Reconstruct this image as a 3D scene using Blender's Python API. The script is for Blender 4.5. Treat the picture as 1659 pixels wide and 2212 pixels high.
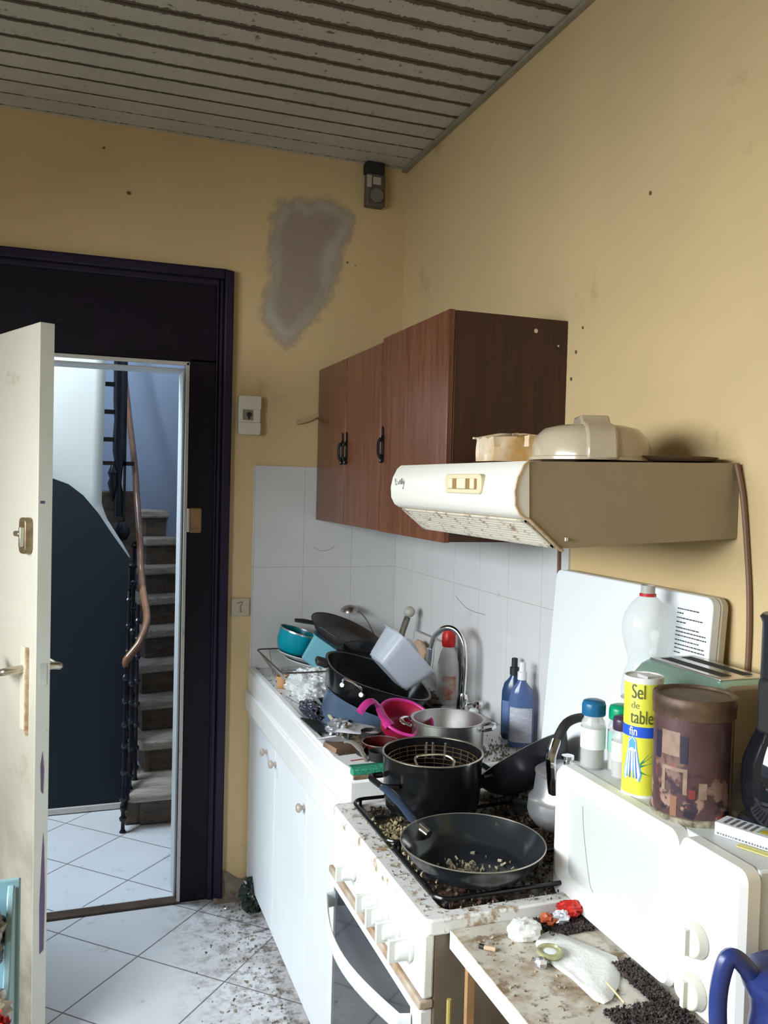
import bpy, math, random
from mathutils import Vector, Matrix, Euler
PI = math.pi
for o in list(bpy.data.objects): bpy.data.objects.remove(o)
scene = bpy.context.scene
COL = scene.collection
rnd = random.Random(7)

# ---------------------------------------------------------------- camera, world, lights, exposure
CAM = Vector((-1.2625, -3.3573, 1.63))
def camera():
    f, yaw, pitch, roll = 1868.6, 0.34393874, -0.0310813, 0.0258531
    cy, sy, cp, sp = math.cos(yaw), math.sin(yaw), math.cos(pitch), math.sin(pitch)
    fw = Vector((sy*cp, cy*cp, sp)); r = Vector((cy, -sy, 0)); u = r.cross(fw)
    cr, sr = math.cos(roll), math.sin(roll)
    r2, u2 = cr*r + sr*u, -sr*r + cr*u
    c = bpy.data.cameras.new('camera'); o = bpy.data.objects.new('camera', c); COL.objects.link(o)
    M = Matrix((r2, u2, -fw)).transposed().to_4x4(); M.translation = CAM
    o.matrix_world = M
    c.sensor_fit = 'VERTICAL'; c.sensor_height = 36.0; c.lens = 36.0*f/2212; c.clip_start = 0.02
    scene.camera = o
camera()
scene.view_settings.view_transform = 'Standard'; scene.view_settings.look = 'None'
scene.view_settings.gamma = 1; scene.view_settings.exposure = 0.0; scene.view_settings.use_curve_mapping = False
w = bpy.data.worlds.new('world'); scene.world = w; w.use_nodes = True
w.node_tree.nodes['Background'].inputs[0].default_value = (0.62, 0.75, 0.9, 1)
w.node_tree.nodes['Background'].inputs[1].default_value = 0.8
def area(name, loc, target, sx, sy, power, col, spread=PI):
    l = bpy.data.lights.new(name, 'AREA'); l.shape = 'RECTANGLE'; l.size = sx; l.size_y = sy; l.energy = power; l.color = col; l.spread = spread
    o = bpy.data.objects.new(name, l); COL.objects.link(o); o.location = loc
    o.rotation_euler = (Vector(target)-Vector(loc)).to_track_quat('-Z', 'Y').to_euler()
    return o
area('window_daylight', (-3.75, -2.75, 2.30), (-.5, -2.35, 1.10), 3.9, 1.5, 492, (0.90, 0.96, 1.0))
area('stairwell_daylight', (-2.1, 0.75, 3.1), (-1.05, 1.3, 0.9), 0.9, 0.9, 84, (0.74, 0.87, 1.0))

# ---------------------------------------------------------------- mesh builder
class MB:
    def __init__(s): s.v = []; s.f = []
    def add(s, vs, fs, M=None):
        b = len(s.v)
        s.v += [tuple(M @ Vector(p)) if M is not None else tuple(p) for p in vs]
        s.f += [tuple(b+i for i in f) for f in fs]; return s
    def box(s, x0, x1, y0, y1, z0, z1, M=None):
        x0, x1 = min(x0, x1), max(x0, x1); y0, y1 = min(y0, y1), max(y0, y1); z0, z1 = min(z0, z1), max(z0, z1)
        vs = [(x, y, z) for z in (z0, z1) for y in (y0, y1) for x in (x0, x1)]
        return s.add(vs, [(0,2,3,1), (4,5,7,6), (0,1,5,4), (2,6,7,3), (0,4,6,2), (1,3,7,5)], M)
    def prism(s, poly, a, b, axis='y', M=None):
        n = len(poly)
        def P(p, t): return {'y': (p[0], t, p[1]), 'x': (t, p[0], p[1]), 'z': (p[0], p[1], t)}[axis]
        vs = [P(p, a) for p in poly] + [P(p, b) for p in poly]
        fs = [tuple(range(n)), tuple(range(2*n-1, n-1, -1))] + [(i, i+n, (i+1) % n+n, (i+1) % n) for i in range(n)]
        return s.add(vs, fs, M)
    def ring(s, outer, inner, a, b, axis='x', M=None):
        n = len(outer)
        def P(p, t): return {'y': (p[0], t, p[1]), 'x': (t, p[0], p[1]), 'z': (p[0], p[1], t)}[axis]
        vs = [P(p, a) for p in outer]+[P(p, a) for p in inner]+[P(p, b) for p in outer]+[P(p, b) for p in inner]
        fs = []
        for i in range(n):
            j = (i+1) % n
            fs += [(i, j, n+j, n+i), (2*n+i, 3*n+i, 3*n+j, 2*n+j), (i, 2*n+i, 2*n+j, j), (n+i, n+j, 3*n+j, 3*n+i)]
        return s.add(vs, fs, M)
    def lathe(s, prof, c=(0, 0, 0), n=40, M=None, closed=False):
        vs = []; fs = []; m = len(prof)
        for i in range(n):
            t = 2*PI*i/n
            for r, z in prof: vs.append((c[0]+r*math.cos(t), c[1]+r*math.sin(t), c[2]+z))
        for i in range(n):
            j = (i+1) % n
            for k in range(m if closed else m-1):
                l = (k+1) % m
                fs.append((i*m+k, j*m+k, j*m+l, i*m+l))
        if not closed:
            if prof[0][0] > 1e-6: fs.append(tuple(i*m for i in range(n))[::-1])
            if prof[-1][0] > 1e-6: fs.append(tuple(i*m+m-1 for i in range(n)))
        return s.add(vs, fs, M)
    def tube(s, pts, r, n=8, M=None, flat=1.0, up=None, closed=False):
        pts = [Vector(p) for p in pts]; k = len(pts)
        rs = r if isinstance(r, (list, tuple)) else [r]*k
        vs = []; prev = None
        for i, p in enumerate(pts):
            if closed: d = (pts[(i+1) % k]-pts[i-1])
            else: d = (pts[min(i+1, k-1)]-pts[max(i-1, 0)])
            d = d.normalized() if d.length > 1e-9 else Vector((0, 0, 1))
            ref = Vector(up) if up else (prev if prev is not None else (Vector((0, 0, 1)) if abs(d.z) < .9 else Vector((1, 0, 0))))
            a = ref - d*ref.dot(d)
            if a.length < 1e-6: a = Vector((1, 0, 0)) - d*d.x
            a.normalize(); b = d.cross(a); prev = a
            for j in range(n):
                t = 2*PI*j/n
                vs.append(tuple(p + rs[i]*(math.cos(t)*a*flat + math.sin(t)*b)))
        fs = []
        for i in range(k if closed else k-1):
            i2 = (i+1) % k
            for j in range(n):
                j2 = (j+1) % n
                fs.append((i*n+j, i*n+j2, i2*n+j2, i2*n+j))
        if not closed: fs += [tuple(range(n))[::-1], tuple((k-1)*n+j for j in range(n))]
        return s.add(vs, fs, M)
    def grid(s, fn, nu, nv, M=None):
        vs = [fn(i/nu, j/nv) for i in range(nu+1) for j in range(nv+1)]
        fs = [(i*(nv+1)+j, (i+1)*(nv+1)+j, (i+1)*(nv+1)+j+1, i*(nv+1)+j+1) for i in range(nu) for j in range(nv)]
        return s.add(vs, fs, M)
    def blob(s, c, size, seed=0, amp=.3, n=10, sharp=1.0, M=None):
        R = random.Random(seed); vs = []
        dirs = [(Vector((R.gauss(0, 1), R.gauss(0, 1), R.gauss(0, 1))).normalized(), R.uniform(-1, 1)) for _ in range(26)]
        for i in range(n+1):
            th = PI*i/n
            for j in range(2*n):
                ph = PI*j/n
                d = Vector((math.sin(th)*math.cos(ph), math.sin(th)*math.sin(ph), math.cos(th)))
                k = 1+amp*max((max(0, d.dot(q))**6)*w for q, w in dirs) - amp*.8*max((max(0, d.dot(q))**8)*-w for q, w in dirs)
                vs.append((c[0]+size[0]*d.x*k, c[1]+size[1]*d.y*k, c[2]+size[2]*d.z*k))
        m = 2*n
        fs = [(i*m+j, i*m+(j+1) % m, (i+1)*m+(j+1) % m, (i+1)*m+j) for i in range(n) for j in range(m)]
        return s.add(vs, fs, M)
    def crumple(s, c, size, seed=0, amp=.35, n=26, freq=2.2, M=None):
        from mathutils import noise as NS
        vs = []; off = Vector((seed*1.7, seed*.9, seed*2.3))
        for i in range(n+1):
            th = PI*i/n
            for j in range(2*n):
                ph = PI*j/n; d = Vector((math.sin(th)*math.cos(ph), math.sin(th)*math.sin(ph), math.cos(th)))
                k = 1+amp*(.45-2.2*abs(NS.noise(d*freq+off)))+amp*.5*(.35-1.8*abs(NS.noise(d*freq*2.3+off)))+amp*.3*(.3-1.6*abs(NS.noise(d*freq*5+off)))
                vs.append((c[0]+size[0]*d.x*k, c[1]+size[1]*d.y*k, c[2]+size[2]*d.z*k))
        m = 2*n; fs = [(i*m+j, i*m+(j+1) % m, (i+1)*m+(j+1) % m, (i+1)*m+j) for i in range(n) for j in range(m)]
        return s.add(vs, fs, M)
    def chip(s, p, sz, R):
        M = Matrix.Translation(p) @ Euler((R.uniform(0, 6), R.uniform(0, 6), R.uniform(0, 6))).to_matrix().to_4x4()
        a, b, c = sz*R.uniform(.6, 1.6), sz*R.uniform(.4, 1), sz*R.uniform(.2, .6)
        return s.box(-a, a, -b, b, -c, c, M)
    def build(s, name, mat, parent=None, bevel=0, seg=2, angle=38, world=True, smooth=True):
        me = bpy.data.meshes.new(name)
        vs = s.v
        if parent is not None and world: 
            Mi = PLACE[parent.name].inverted(); vs = [tuple(Mi @ Vector(p)) for p in vs]
        me.from_pydata(vs, [], s.f); me.update()
        import bmesh
        bm = bmesh.new(); bm.from_mesh(me)
        bmesh.ops.remove_doubles(bm, verts=bm.verts, dist=1e-6)
        bmesh.ops.recalc_face_normals(bm, faces=bm.faces); bm.to_mesh(me); bm.free()
        if smooth:
            for p in me.polygons: p.use_smooth = True
            try: me.set_sharp_from_angle(angle=math.radians(angle))
            except Exception: pass
        me.materials.append(mat)
        o = bpy.data.objects.new(name, me); COL.objects.link(o)
        if parent is not None: o.parent = parent
        if bevel:
            b = o.modifiers.new('bevel', 'BEVEL'); b.width = bevel; b.segments = seg; b.limit_method = 'ANGLE'; b.angle_limit = math.radians(40); b.harden_normals = False
        if o.parent is None: PLACE[o.name] = Matrix()
        else: PLACE[o.name] = PLACE[parent.name].copy()
        return o
PLACE = {}
def thing(name, label, cat, loc=(0, 0, 0), rot=(0, 0, 0), group=None, kind=None):
    o = bpy.data.objects.new(name, None); COL.objects.link(o); o.location = loc; o.rotation_euler = rot; o.empty_display_size = .05
    PLACE[o.name] = Matrix.Translation(loc) @ Euler(rot).to_matrix().to_4x4()
    tag(o, label, cat, group, kind); return o
def tag(o, label=None, cat=None, group=None, kind=None):
    if label: o['label'] = label
    if cat: o['category'] = cat
    if group: o['group'] = group
    if kind: o['kind'] = kind
    return o
def struct(name, mb, m, parent=None, **k):
    o = mb.build(name, m, parent, **k)
    if parent is None: o['kind'] = 'structure'
    return o
def rrect(cx, cy, w, h, r, n=5):
    pts = []
    for (sx, sy, a0) in ((1, 1, 0), (-1, 1, 90), (-1, -1, 180), (1, -1, 270)):
        for i in range(n+1):
            a = math.radians(a0+90*i/n)
            pts.append((cx+sx*(w/2-r)+r*math.cos(a), cy+sy*(h/2-r)+r*math.sin(a)))
    return pts
def smooth_path(pts, n=6):
    P = [Vector(p) for p in pts]; out = []
    for i in range(len(P)-1):
        p0, p1, p2, p3 = P[max(i-1, 0)], P[i], P[i+1], P[min(i+2, len(P)-1)]
        for k in range(n):
            t = k/n
            out.append(.5*((2*p1)+(-p0+p2)*t+(2*p0-5*p1+4*p2-p3)*t*t+(-p0+3*p1-3*p2+p3)*t**3))
    out.append(P[-1]); return out
def T(loc, rot=(0, 0, 0)): return Matrix.Translation(loc) @ Euler(rot).to_matrix().to_4x4()

# ---------------------------------------------------------------- materials
MATS = {}
def mat(name, col, rough=.5, metal=0, var=0.0, vscale=6, stretch=(1, 1, 1), bump=0, bscale=60, dirt=None, alpha=1, trans=0, ior=1.45, spec=.5, coat=0, col2=None):
    """principled material; var mixes towards col2 by noise; dirt=(colour, amount 0-1, scale)"""
    if name in MATS: return MATS[name]
    m = bpy.data.materials.new(name); m.use_nodes = True; nt = m.node_tree; N = nt.nodes; L = nt.links
    b = N['Principled BSDF']
    b.inputs['Roughness'].default_value = rough; b.inputs['Metallic'].default_value = metal
    b.inputs['Alpha'].default_value = alpha; b.inputs['Transmission Weight'].default_value = trans; b.inputs['IOR'].default_value = ior
    b.inputs['Specular IOR Level'].default_value = spec; b.inputs['Coat Weight'].default_value = coat
    tc = N.new('ShaderNodeTexCoord'); mp = N.new('ShaderNodeMapping'); mp.inputs['Scale'].default_value = stretch
    L.new(tc.outputs['Object'], mp.inputs[0])
    def noise(sc, det=4, rg=.6):
        n = N.new('ShaderNodeTexNoise'); n.inputs['Scale'].default_value = sc; n.inputs['Detail'].default_value = det; n.inputs['Roughness'].default_value = rg
        L.new(mp.outputs[0], n.inputs['Vector']); return n.outputs[0]
    def mix(f, a, c):
        x = N.new('ShaderNodeMix'); x.data_type = 'RGBA'
        if isinstance(f, float): x.inputs[0].default_value = f
        else: L.new(f, x.inputs[0])
        for i, q in ((6, a), (7, c)):
            if isinstance(q, tuple): x.inputs[i].default_value = q+(1,)
            else: L.new(q, x.inputs[i])
        return x.outputs[2]
    def ramp(v, a, c):
        r = N.new('ShaderNodeMapRange'); r.inputs[1].default_value = a; r.inputs[2].default_value = c; r.clamp = True
        L.new(v, r.inputs[0]); return r.outputs[0]
    c = col
    if var:
        c2 = col2 or tuple(x*(1-var) for x in col)
        c = mix(ramp(noise(vscale), .35, .65), c, c2)
    if dirt:
        for k, (dc, am, sc) in enumerate(dirt if isinstance(dirt, list) else [dirt]):
            lo = .70-.45*am
            c = mix(ramp(noise(sc, 7, .68), lo, lo+.10), c, dc)
    if isinstance(c, tuple): b.inputs['Base Color'].default_value = c+(1,)
    else: L.new(c, b.inputs['Base Color'])
    if bump:
        bn = N.new('ShaderNodeBump'); bn.inputs['Strength'].default_value = bump; bn.inputs['Distance'].default_value = .01
        L.new(noise(bscale, 5), bn.inputs['Height']); L.new(bn.outputs[0], b.inputs['Normal'])
    MATS[name] = m; return m
def nodes_of(m):
    nt = m.node_tree; return nt, nt.nodes, nt.links, nt.nodes['Principled BSDF']
def math_node(nt, op, a, b=None, c=None, clamp=False):
    n = nt.nodes.new('ShaderNodeMath'); n.operation = op; n.use_clamp = clamp
    for i, q in enumerate((a, b, c)):
        if q is None: continue
        if isinstance(q, (int, float)): n.inputs[i].default_value = q
        else: nt.links.new(q, n.inputs[i])
    return n.outputs[0]
def overlay(m, fac, colour):
    """mix colour over the current base colour by a factor socket"""
    nt, N, L, b = nodes_of(m); x = N.new('ShaderNodeMix'); x.data_type = 'RGBA'; L.new(fac, x.inputs[0])
    s = b.inputs['Base Color']
    if s.links: L.new(s.links[0].from_socket, x.inputs[6])
    else: x.inputs[6].default_value = s.default_value
    x.inputs[7].default_value = colour+(1,); L.new(x.outputs[2], s)
def coords(m):
    nt, N, L, b = nodes_of(m); tc = N.new('ShaderNodeTexCoord'); s = N.new('ShaderNodeSeparateXYZ'); L.new(tc.outputs['Object'], s.inputs[0]); return tc, s
def nz(m, sc, det=5, rg=.65, stretch=None):
    nt, N, L, b = nodes_of(m); tc = N.new('ShaderNodeTexCoord'); n = N.new('ShaderNodeTexNoise')
    n.inputs['Scale'].default_value = sc; n.inputs['Detail'].default_value = det; n.inputs['Roughness'].default_value = rg
    v = tc.outputs['Object']
    if stretch:
        mp = N.new('ShaderNodeMapping'); mp.inputs['Scale'].default_value = stretch; L.new(v, mp.inputs[0]); v = mp.outputs[0]
    L.new(v, n.inputs['Vector']); return n.outputs[0]
def rng(nt, v, a, b, c=0, d=1):
    r = nt.nodes.new('ShaderNodeMapRange'); r.clamp = True
    for i, q in zip((1, 2, 3, 4), (a, b, c, d)): r.inputs[i].default_value = q
    nt.links.new(v, r.inputs[0]); return r.outputs[0]

# walls
m_wall = mat('wall_paint', (.68, .50, .255), .62, var=.12, vscale=1.6, col2=(.61, .455, .24), bump=.12, bscale=90, dirt=[((.42, .30, .16), .22, 2.2), ((.25, .18, .10), .02, 9)])
m_wallw = mat('wall_paint_pale', (.82, .77, .62), .6, var=.05)
m_patch = mat('plaster', (.50, .45, .38), .85, var=.12, vscale=8, bump=.2, bscale=40)
m_ceil = mat('ceiling_board', (.52, .49, .42), .6, var=.12, vscale=3)
def ceiling_mould():
    m = m_ceil; nt, N, L, b = nodes_of(m); tc, s = coords(m)
    d = math_node(nt, 'PINGPONG', math_node(nt, 'ADD', s.outputs[1], .023+.1045*100), .1045/2)   # distance to nearest joint
    n1 = nz(m, 55, 6, .75); n2 = nz(m, 3.0, 3)
    near = rng(nt, s.outputs[1], -.10, -1.0, .30, 1)             # mould heavier away from the door wall
    wid = math_node(nt, 'MULTIPLY', math_node(nt, 'MULTIPLY', n1, near), .044)
    fac = math_node(nt, 'LESS_THAN', d, math_node(nt, 'SUBTRACT', wid, .0035))
    overlay(m, math_node(nt, 'MULTIPLY', fac, .9), (.075, .05, .03))
    spots = rng(nt, nz(m, 34, 4, .6), .64, .70); overlay(m, math_node(nt, 'MULTIPLY', spots, near), (.10, .07, .05))
ceiling_mould()
def tiles(m, u0, su, v0, sv, au, av, width, colour, strength=1.0):
    nt, N, L, b = nodes_of(m); tc, s = coords(m)
    f = None
    for ax, o, sz in ((au, u0, su), (av, v0, sv)):
        d = math_node(nt, 'PINGPONG', math_node(nt, 'ADD', s.outputs[ax], -o+sz*50), sz/2)
        k = math_node(nt, 'LESS_THAN', d, width)
        f = k if f is None else math_node(nt, 'MAXIMUM', f, k)
    overlay(m, math_node(nt, 'MULTIPLY', f, strength), colour)
m_tileb = mat('white_tile_rear', (.66, .66, .65), .22, var=.05, vscale=5, dirt=((.45, .40, .33), .12, 9)); tiles(m_tileb, 0, .2, .895, .4, 0, 2, .0012, (.42, .40, .37), .75)
m_tiler = mat('white_tile_side', (.68, .68, .68), .22, var=.04, vscale=5, dirt=((.45, .40, .33), .10, 9)); tiles(m_tiler, 0, .2, .895, .4, 1, 2, .0012, (.42, .40, .37), .7)
def floor_mat(name, col, side, x0, y0, ang, dirty):
    m = mat(name, col, .28, var=.06, vscale=2.5, dirt=((.40, .36, .33), .16, 10)); nt, N, L, b = nodes_of(m); tc, s = coords(m)
    c, sn = math.cos(ang), math.sin(ang)
    X = math_node(nt, 'ADD', s.outputs[0], -x0); Y = math_node(nt, 'ADD', s.outputs[1], -y0)
    u = math_node(nt, 'ADD', math_node(nt, 'MULTIPLY', X, c), math_node(nt, 'MULTIPLY', Y, sn))
    v = math_node(nt, 'ADD', math_node(nt, 'MULTIPLY', X, -sn), math_node(nt, 'MULTIPLY', Y, c))
    f = None
    for q in (u, v):
        d = math_node(nt, 'PINGPONG', math_node(nt, 'ADD', q, side*60), side/2); k = math_node(nt, 'LESS_THAN', d, .0028)
        f = k if f is None else math_node(nt, 'MAXIMUM', f, k)
    overlay(m, math_node(nt, 'MULTIPLY', f, .85), (.10, .095, .10))
    if dirty:
        edge = math_node(nt, 'MULTIPLY', rng(nt, s.outputs[0], -.98, -.62), rng(nt, s.outputs[1], -1.3, -.5, .5, 1))
        g = math_node(nt, 'MULTIPLY', edge, rng(nt, nz(m, 22, 8, .75), .47, .60)); overlay(m, g, (.10, .075, .055))
        g2 = math_node(nt, 'MULTIPLY', edge, rng(nt, nz(m, 5, 5, .7), .42, .62, 0, .5)); overlay(m, g2, (.22, .19, .16))
    return m
m_floor = floor_mat('floor_tile', (.62, .63, .645), .35, -1.038, -.352, math.radians(47.4), True)
m_hfloor = floor_mat('hall_floor_tile', (.74, .77, .80), .325, -1.037, .25, math.radians(46), False)
m_white = mat('white_enamel', (.80, .80, .79), .25, var=.03, vscale=4, dirt=((.50, .42, .30), .10, 14))
m_wdirty = mat('white_enamel_stained', (.78, .77, .74), .3, var=.05, vscale=5, dirt=[((.36, .25, .14), .36, 26), ((.10, .07, .05), .20, 60)])
m_wclean = mat('white_laminate', (.74, .77, .79), .45, var=.04, vscale=3, dirt=((.45, .38, .30), .06, 12))
m_mw = mat('microwave_plastic', (.84, .84, .80), .35)
m_mwside = mat('microwave_metal', (.62, .65, .64), .4, dirt=((.35, .33, .30), .08, 20))
m_mwwin = mat('microwave_window', (.56, .58, .56), .25)
m_mwdial = mat('microwave_dial', (.74, .72, .62), .45, dirt=((.4, .3, .18), .22, 30))
m_black = mat('black_enamel', (.006, .006, .007), .20, bump=.03, bscale=120)
m_blackm = mat('black_matt', (.018, .017, .017), .55)
m_nonstick = mat('nonstick', (.014, .017, .020), .19, dirt=((.09, .08, .06), .10, 40))
m_steel = mat('stainless', (.74, .73, .71), .30, metal=1, var=.1, vscale=10)
m_chrome = mat('chrome', (.80, .80, .80), .09, metal=1)
m_alu = mat('aluminium', (.80, .80, .82), .28, metal=.85)
m_rim = mat('worn_rim', (.60, .55, .45), .3, metal=.9)
m_hoodf = mat('hood_front_enamel', (.80, .77, .69), .35, dirt=[((.45, .28, .14), .12, 30), ((.30, .18, .09), .05, 70)])
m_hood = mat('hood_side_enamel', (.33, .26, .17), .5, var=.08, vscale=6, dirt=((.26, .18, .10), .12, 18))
m_rust = mat('rusty_edge', (.35, .20, .09), .6, var=.4, vscale=30, col2=(.62, .50, .34))
m_grille = mat('hood_grille', (.68, .63, .52), .5, dirt=((.30, .18, .10), .36, 40))
m_dark = mat('dark_gap', (.02, .018, .015), .8)
m_frame = mat('aubergine_paint', (.007, .003, .012), .5, spec=.25, var=.3, vscale=8, dirt=((.035, .022, .035), .15, 12))
m_frame2 = mat('aubergine_paint_light', (.020, .012, .034), .42, spec=.3, var=.2, vscale=8)
m_bead = mat('chipped_white_bead', (.62, .60, .56), .5, dirt=((.25, .22, .20), .2, 30))
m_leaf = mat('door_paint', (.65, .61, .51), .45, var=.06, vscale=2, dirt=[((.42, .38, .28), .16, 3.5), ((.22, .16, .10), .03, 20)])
m_leafedge = mat('door_edge_paint', (.52, .52, .46), .5, var=.08, vscale=4, dirt=((.30, .24, .14), .20, 6))
def leaf_grime_shade():  # grime plus shade painted into the leaf colour, darker towards the bottom
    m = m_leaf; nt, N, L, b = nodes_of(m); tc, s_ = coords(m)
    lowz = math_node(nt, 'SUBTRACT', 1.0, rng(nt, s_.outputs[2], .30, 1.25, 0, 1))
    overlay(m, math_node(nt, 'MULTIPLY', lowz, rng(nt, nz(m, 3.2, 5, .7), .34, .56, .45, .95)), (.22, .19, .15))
leaf_grime_shade()
def wood(name, a, bcol, rough=.35, sc=(18, 18, 1.1)):
    return mat(name, a, rough, var=1, col2=bcol, vscale=3.2, stretch=sc, dirt=((a[0]*.5, a[1]*.45, a[2]*.45), .30, 9))
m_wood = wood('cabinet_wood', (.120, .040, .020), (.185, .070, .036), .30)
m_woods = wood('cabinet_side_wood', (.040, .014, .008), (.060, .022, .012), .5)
m_stair = wood('stair_wood', (.30, .25, .21), (.46, .41, .36), .55, (2, 14, 14))
m_stair2 = wood('stair_riser_wood', (.085, .060, .045), (.16, .12, .09), .6, (2, 12, 12))
m_rail = mat('handrail_varnish', (.26, .13, .07), .16, var=.3, vscale=10, coat=.6)
m_iron = mat('wrought_iron', (.010, .010, .018), .22)
m_hallw = mat('hall_white_plaster', (.60, .65, .66), .7, var=.04, vscale=3)
m_hallb = mat('hall_blue_plaster', (.23, .28, .38), .7, var=.06, vscale=3)
m_halld = mat('hall_slate_paint', (.016, .024, .036), .6, spec=.25, var=.08, vscale=2)
m_text = mat('dark_print', (.03, .03, .03), .6)

# ================================================================ STRUCTURE
X0, Y0, H = -2.6, -4.6, 2.92
mb = MB(); mb.box(X0-.15, .15, Y0-.15, .06, -.12, 0); struct('floor', mb, m_floor)
mb = MB(); mb.box(X0-.6, .6, .06, 3.2, -.12, -.004); struct('floor_hall', mb, m_hfloor)
# wall at the back: right of the doorway, above it, left of it (0.16 thick, frame set flush)
mb = MB()
mb.box(-.70, .15, 0, .16, 0, 3.6); mb.box(-1.86, -.70, 0, .16, 2.43, 3.6); mb.box(X0-.15, -1.86, 0, .16, 0, 3.6)
wb = struct('wall_back', mb, m_wall)
# plaster repair on the back wall
patch_out = [(-.52,2.72),(-.46,2.735),(-.40,2.74),(-.33,2.76),(-.27,2.74),(-.225,2.70),(-.235,2.62),(-.27,2.56),(-.285,2.48),(-.30,2.42),(-.33,2.36),(-.35,2.31),(-.40,2.26),(-.45,2.20),(-.49,2.17),(-.54,2.20),(-.585,2.26),(-.58,2.34),(-.55,2.42),(-.56,2.50),(-.555,2.58),(-.555,2.66)]
patch_in = [(-.48,2.70),(-.42,2.69),(-.36,2.71),(-.29,2.70),(-.27,2.69),(-.30,2.61),(-.345,2.55),(-.36,2.48),(-.34,2.40),(-.37,2.33),(-.43,2.28),(-.48,2.24),(-.52,2.27),(-.54,2.33),(-.52,2.42),(-.525,2.50),(-.53,2.60),(-.51,2.66)]
def pdist(p, poly):
    ins = False; best = 9
    for i in range(len(poly)):
        a, b = poly[i-1], poly[i]
        if (a[1] > p[1]) != (b[1] > p[1]) and p[0] < (b[0]-a[0])*(p[1]-a[1])/(b[1]-a[1])+a[0]: ins = not ins
        ax, ay = b[0]-a[0], b[1]-a[1]; t = max(0, min(1, ((p[0]-a[0])*ax+(p[1]-a[1])*ay)/(ax*ax+ay*ay+1e-12)))
        best = min(best, math.hypot(p[0]-a[0]-t*ax, p[1]-a[1]-t*ay))
    return -best if ins else best
def plaster_patch():
    mb = MB(); nu, nv = 70, 100
    def fn(u, v): 
        x, z = -.66+u*.52, 2.10+v*.74
        d = pdist((x, z), patch_out); return (x, -.0008-.0016*max(0, min(1, -d/.04)), z)
    mb.grid(fn, nu, nv)
    me = bpy.data.meshes.new('plaster_patch'); me.from_pydata(mb.v, [], mb.f); me.update()
    a1 = me.attributes.new('cover', 'FLOAT', 'POINT'); a2 = me.attributes.new('core', 'FLOAT', 'POINT')
    for i, p in enumerate(mb.v):
        a1.data[i].value = -pdist((p[0], p[2]), patch_out); a2.data[i].value = -pdist((p[0], p[2]), patch_in)
    m = mat('plaster_repair', (.48, .43, .36), .85, bump=.15, bscale=60); nt, N, L, b = nodes_of(m)
    A = N.new('ShaderNodeAttribute'); A.attribute_name = 'cover'; B = N.new('ShaderNodeAttribute'); B.attribute_name = 'core'
    n = math_node(nt, 'MULTIPLY', math_node(nt, 'SUBTRACT', nz(m, 14, 4), .5), .09)
    overlay(m, rng(nt, math_node(nt, 'ADD', B.outputs['Fac'], n), -.02, .02), (.37, .30, .225))
    al = rng(nt, math_node(nt, 'ADD', A.outputs['Fac'], n), -.022, .028, 0, .9); L.new(al, b.inputs['Alpha'])
    me.materials.append(m); o = bpy.data.objects.new('plaster_patch', me); COL.objects.link(o); o.parent = wb
    o['label'] = 'grey plaster repair with whitish smeared edge'
plaster_patch()
# small chips and holes in the back wall
mb = MB(); R = random.Random(3)
for (x, z, s) in ((-.245, 2.52, .0045), (-.21, 2.51, .003), (-1.09, 2.68, .008), (-1.18, 2.83, .005), (-.33, 2.65, .003)):
    mb.blob((x, -.0015, z), (s, .003, s*.8), seed=int(s*9999), n=5)
mb.build('wall_chip', mat('chip_brown', (.16, .10, .05), .9), wb)
mb = MB(); mb.box(0, .15, Y0-.15, 0, 0, 3.2); wr = struct('wall_right', mb, m_wall)
mb = MB(); R = random.Random(11)
for (y, z, s) in ((-1.63, 2.33, .004), (-1.33, 2.0, .004), (-1.31, 1.93, .004), (-1.36, 2.06, .003)):
    mb.blob((-.0015, y, z), (.003, s, s*1.3), seed=int(s*9999), n=5)
mb.build('wall_chip', MATS['chip_brown'], wr)
mb = MB(); mb.box(X0-.15, .15, Y0-.15, Y0, 0, 3.2); struct('wall_front', mb, m_wallw)
mb = MB()   # left wall with the window opening the daylight comes through
mb.box(X0-.15, X0, Y0, -3.25, 0, 3.2); mb.box(X0-.15, X0, -1.35, 0, 0, 3.2); mb.box(X0-.15, X0, -3.25, -1.35, 0, .96); mb.box(X0-.15, X0, -3.25, -1.35, 2.20, 3.2)
struct('wall_left', mb, m_wallw)
mb = MB(); yz = [(-3.25, .96), (-1.35, .96), (-1.35, 2.20), (-3.25, 2.20)]
mb.ring(yz, [(-3.21, 1.0), (-1.39, 1.0), (-1.39, 2.16), (-3.21, 2.16)], X0-.06, X0-.01, 'x'); mb.box(X0-.06, X0-.01, -2.32, -2.28, 1.0, 2.16)
wn = struct('window_1', mb, m_bead, bevel=.004)
mb = MB(); mb.box(X0-.16, X0+.05, -3.3, -1.3, .93, .96); mb.build('window_sill', m_bead, wn, bevel=.004)
# ceiling: tongue and groove boards running left-right with real joints
mb = MB(); mb.box(X0-.15, .15, Y0-.15, 0, H+.012, H+.08)
y = -.023
edges = [0.0]
while y > Y0: edges.append(y); y -= .1045
for i in range(len(edges)-1):
    mb.box(X0, 0, edges[i+1]+.0035, edges[i]-.0035 if i else -.0, H, H+.012)
struct('ceiling', mb, m_ceil, smooth=False)
mb = MB(); mb.box(-.022, 0, Y0, 0, H-.012, H-.0005); struct('trim_1', mb, mat('ceiling_strip', (.33, .29, .21), .6, var=.2, vscale=9), bevel=.003)
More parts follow.
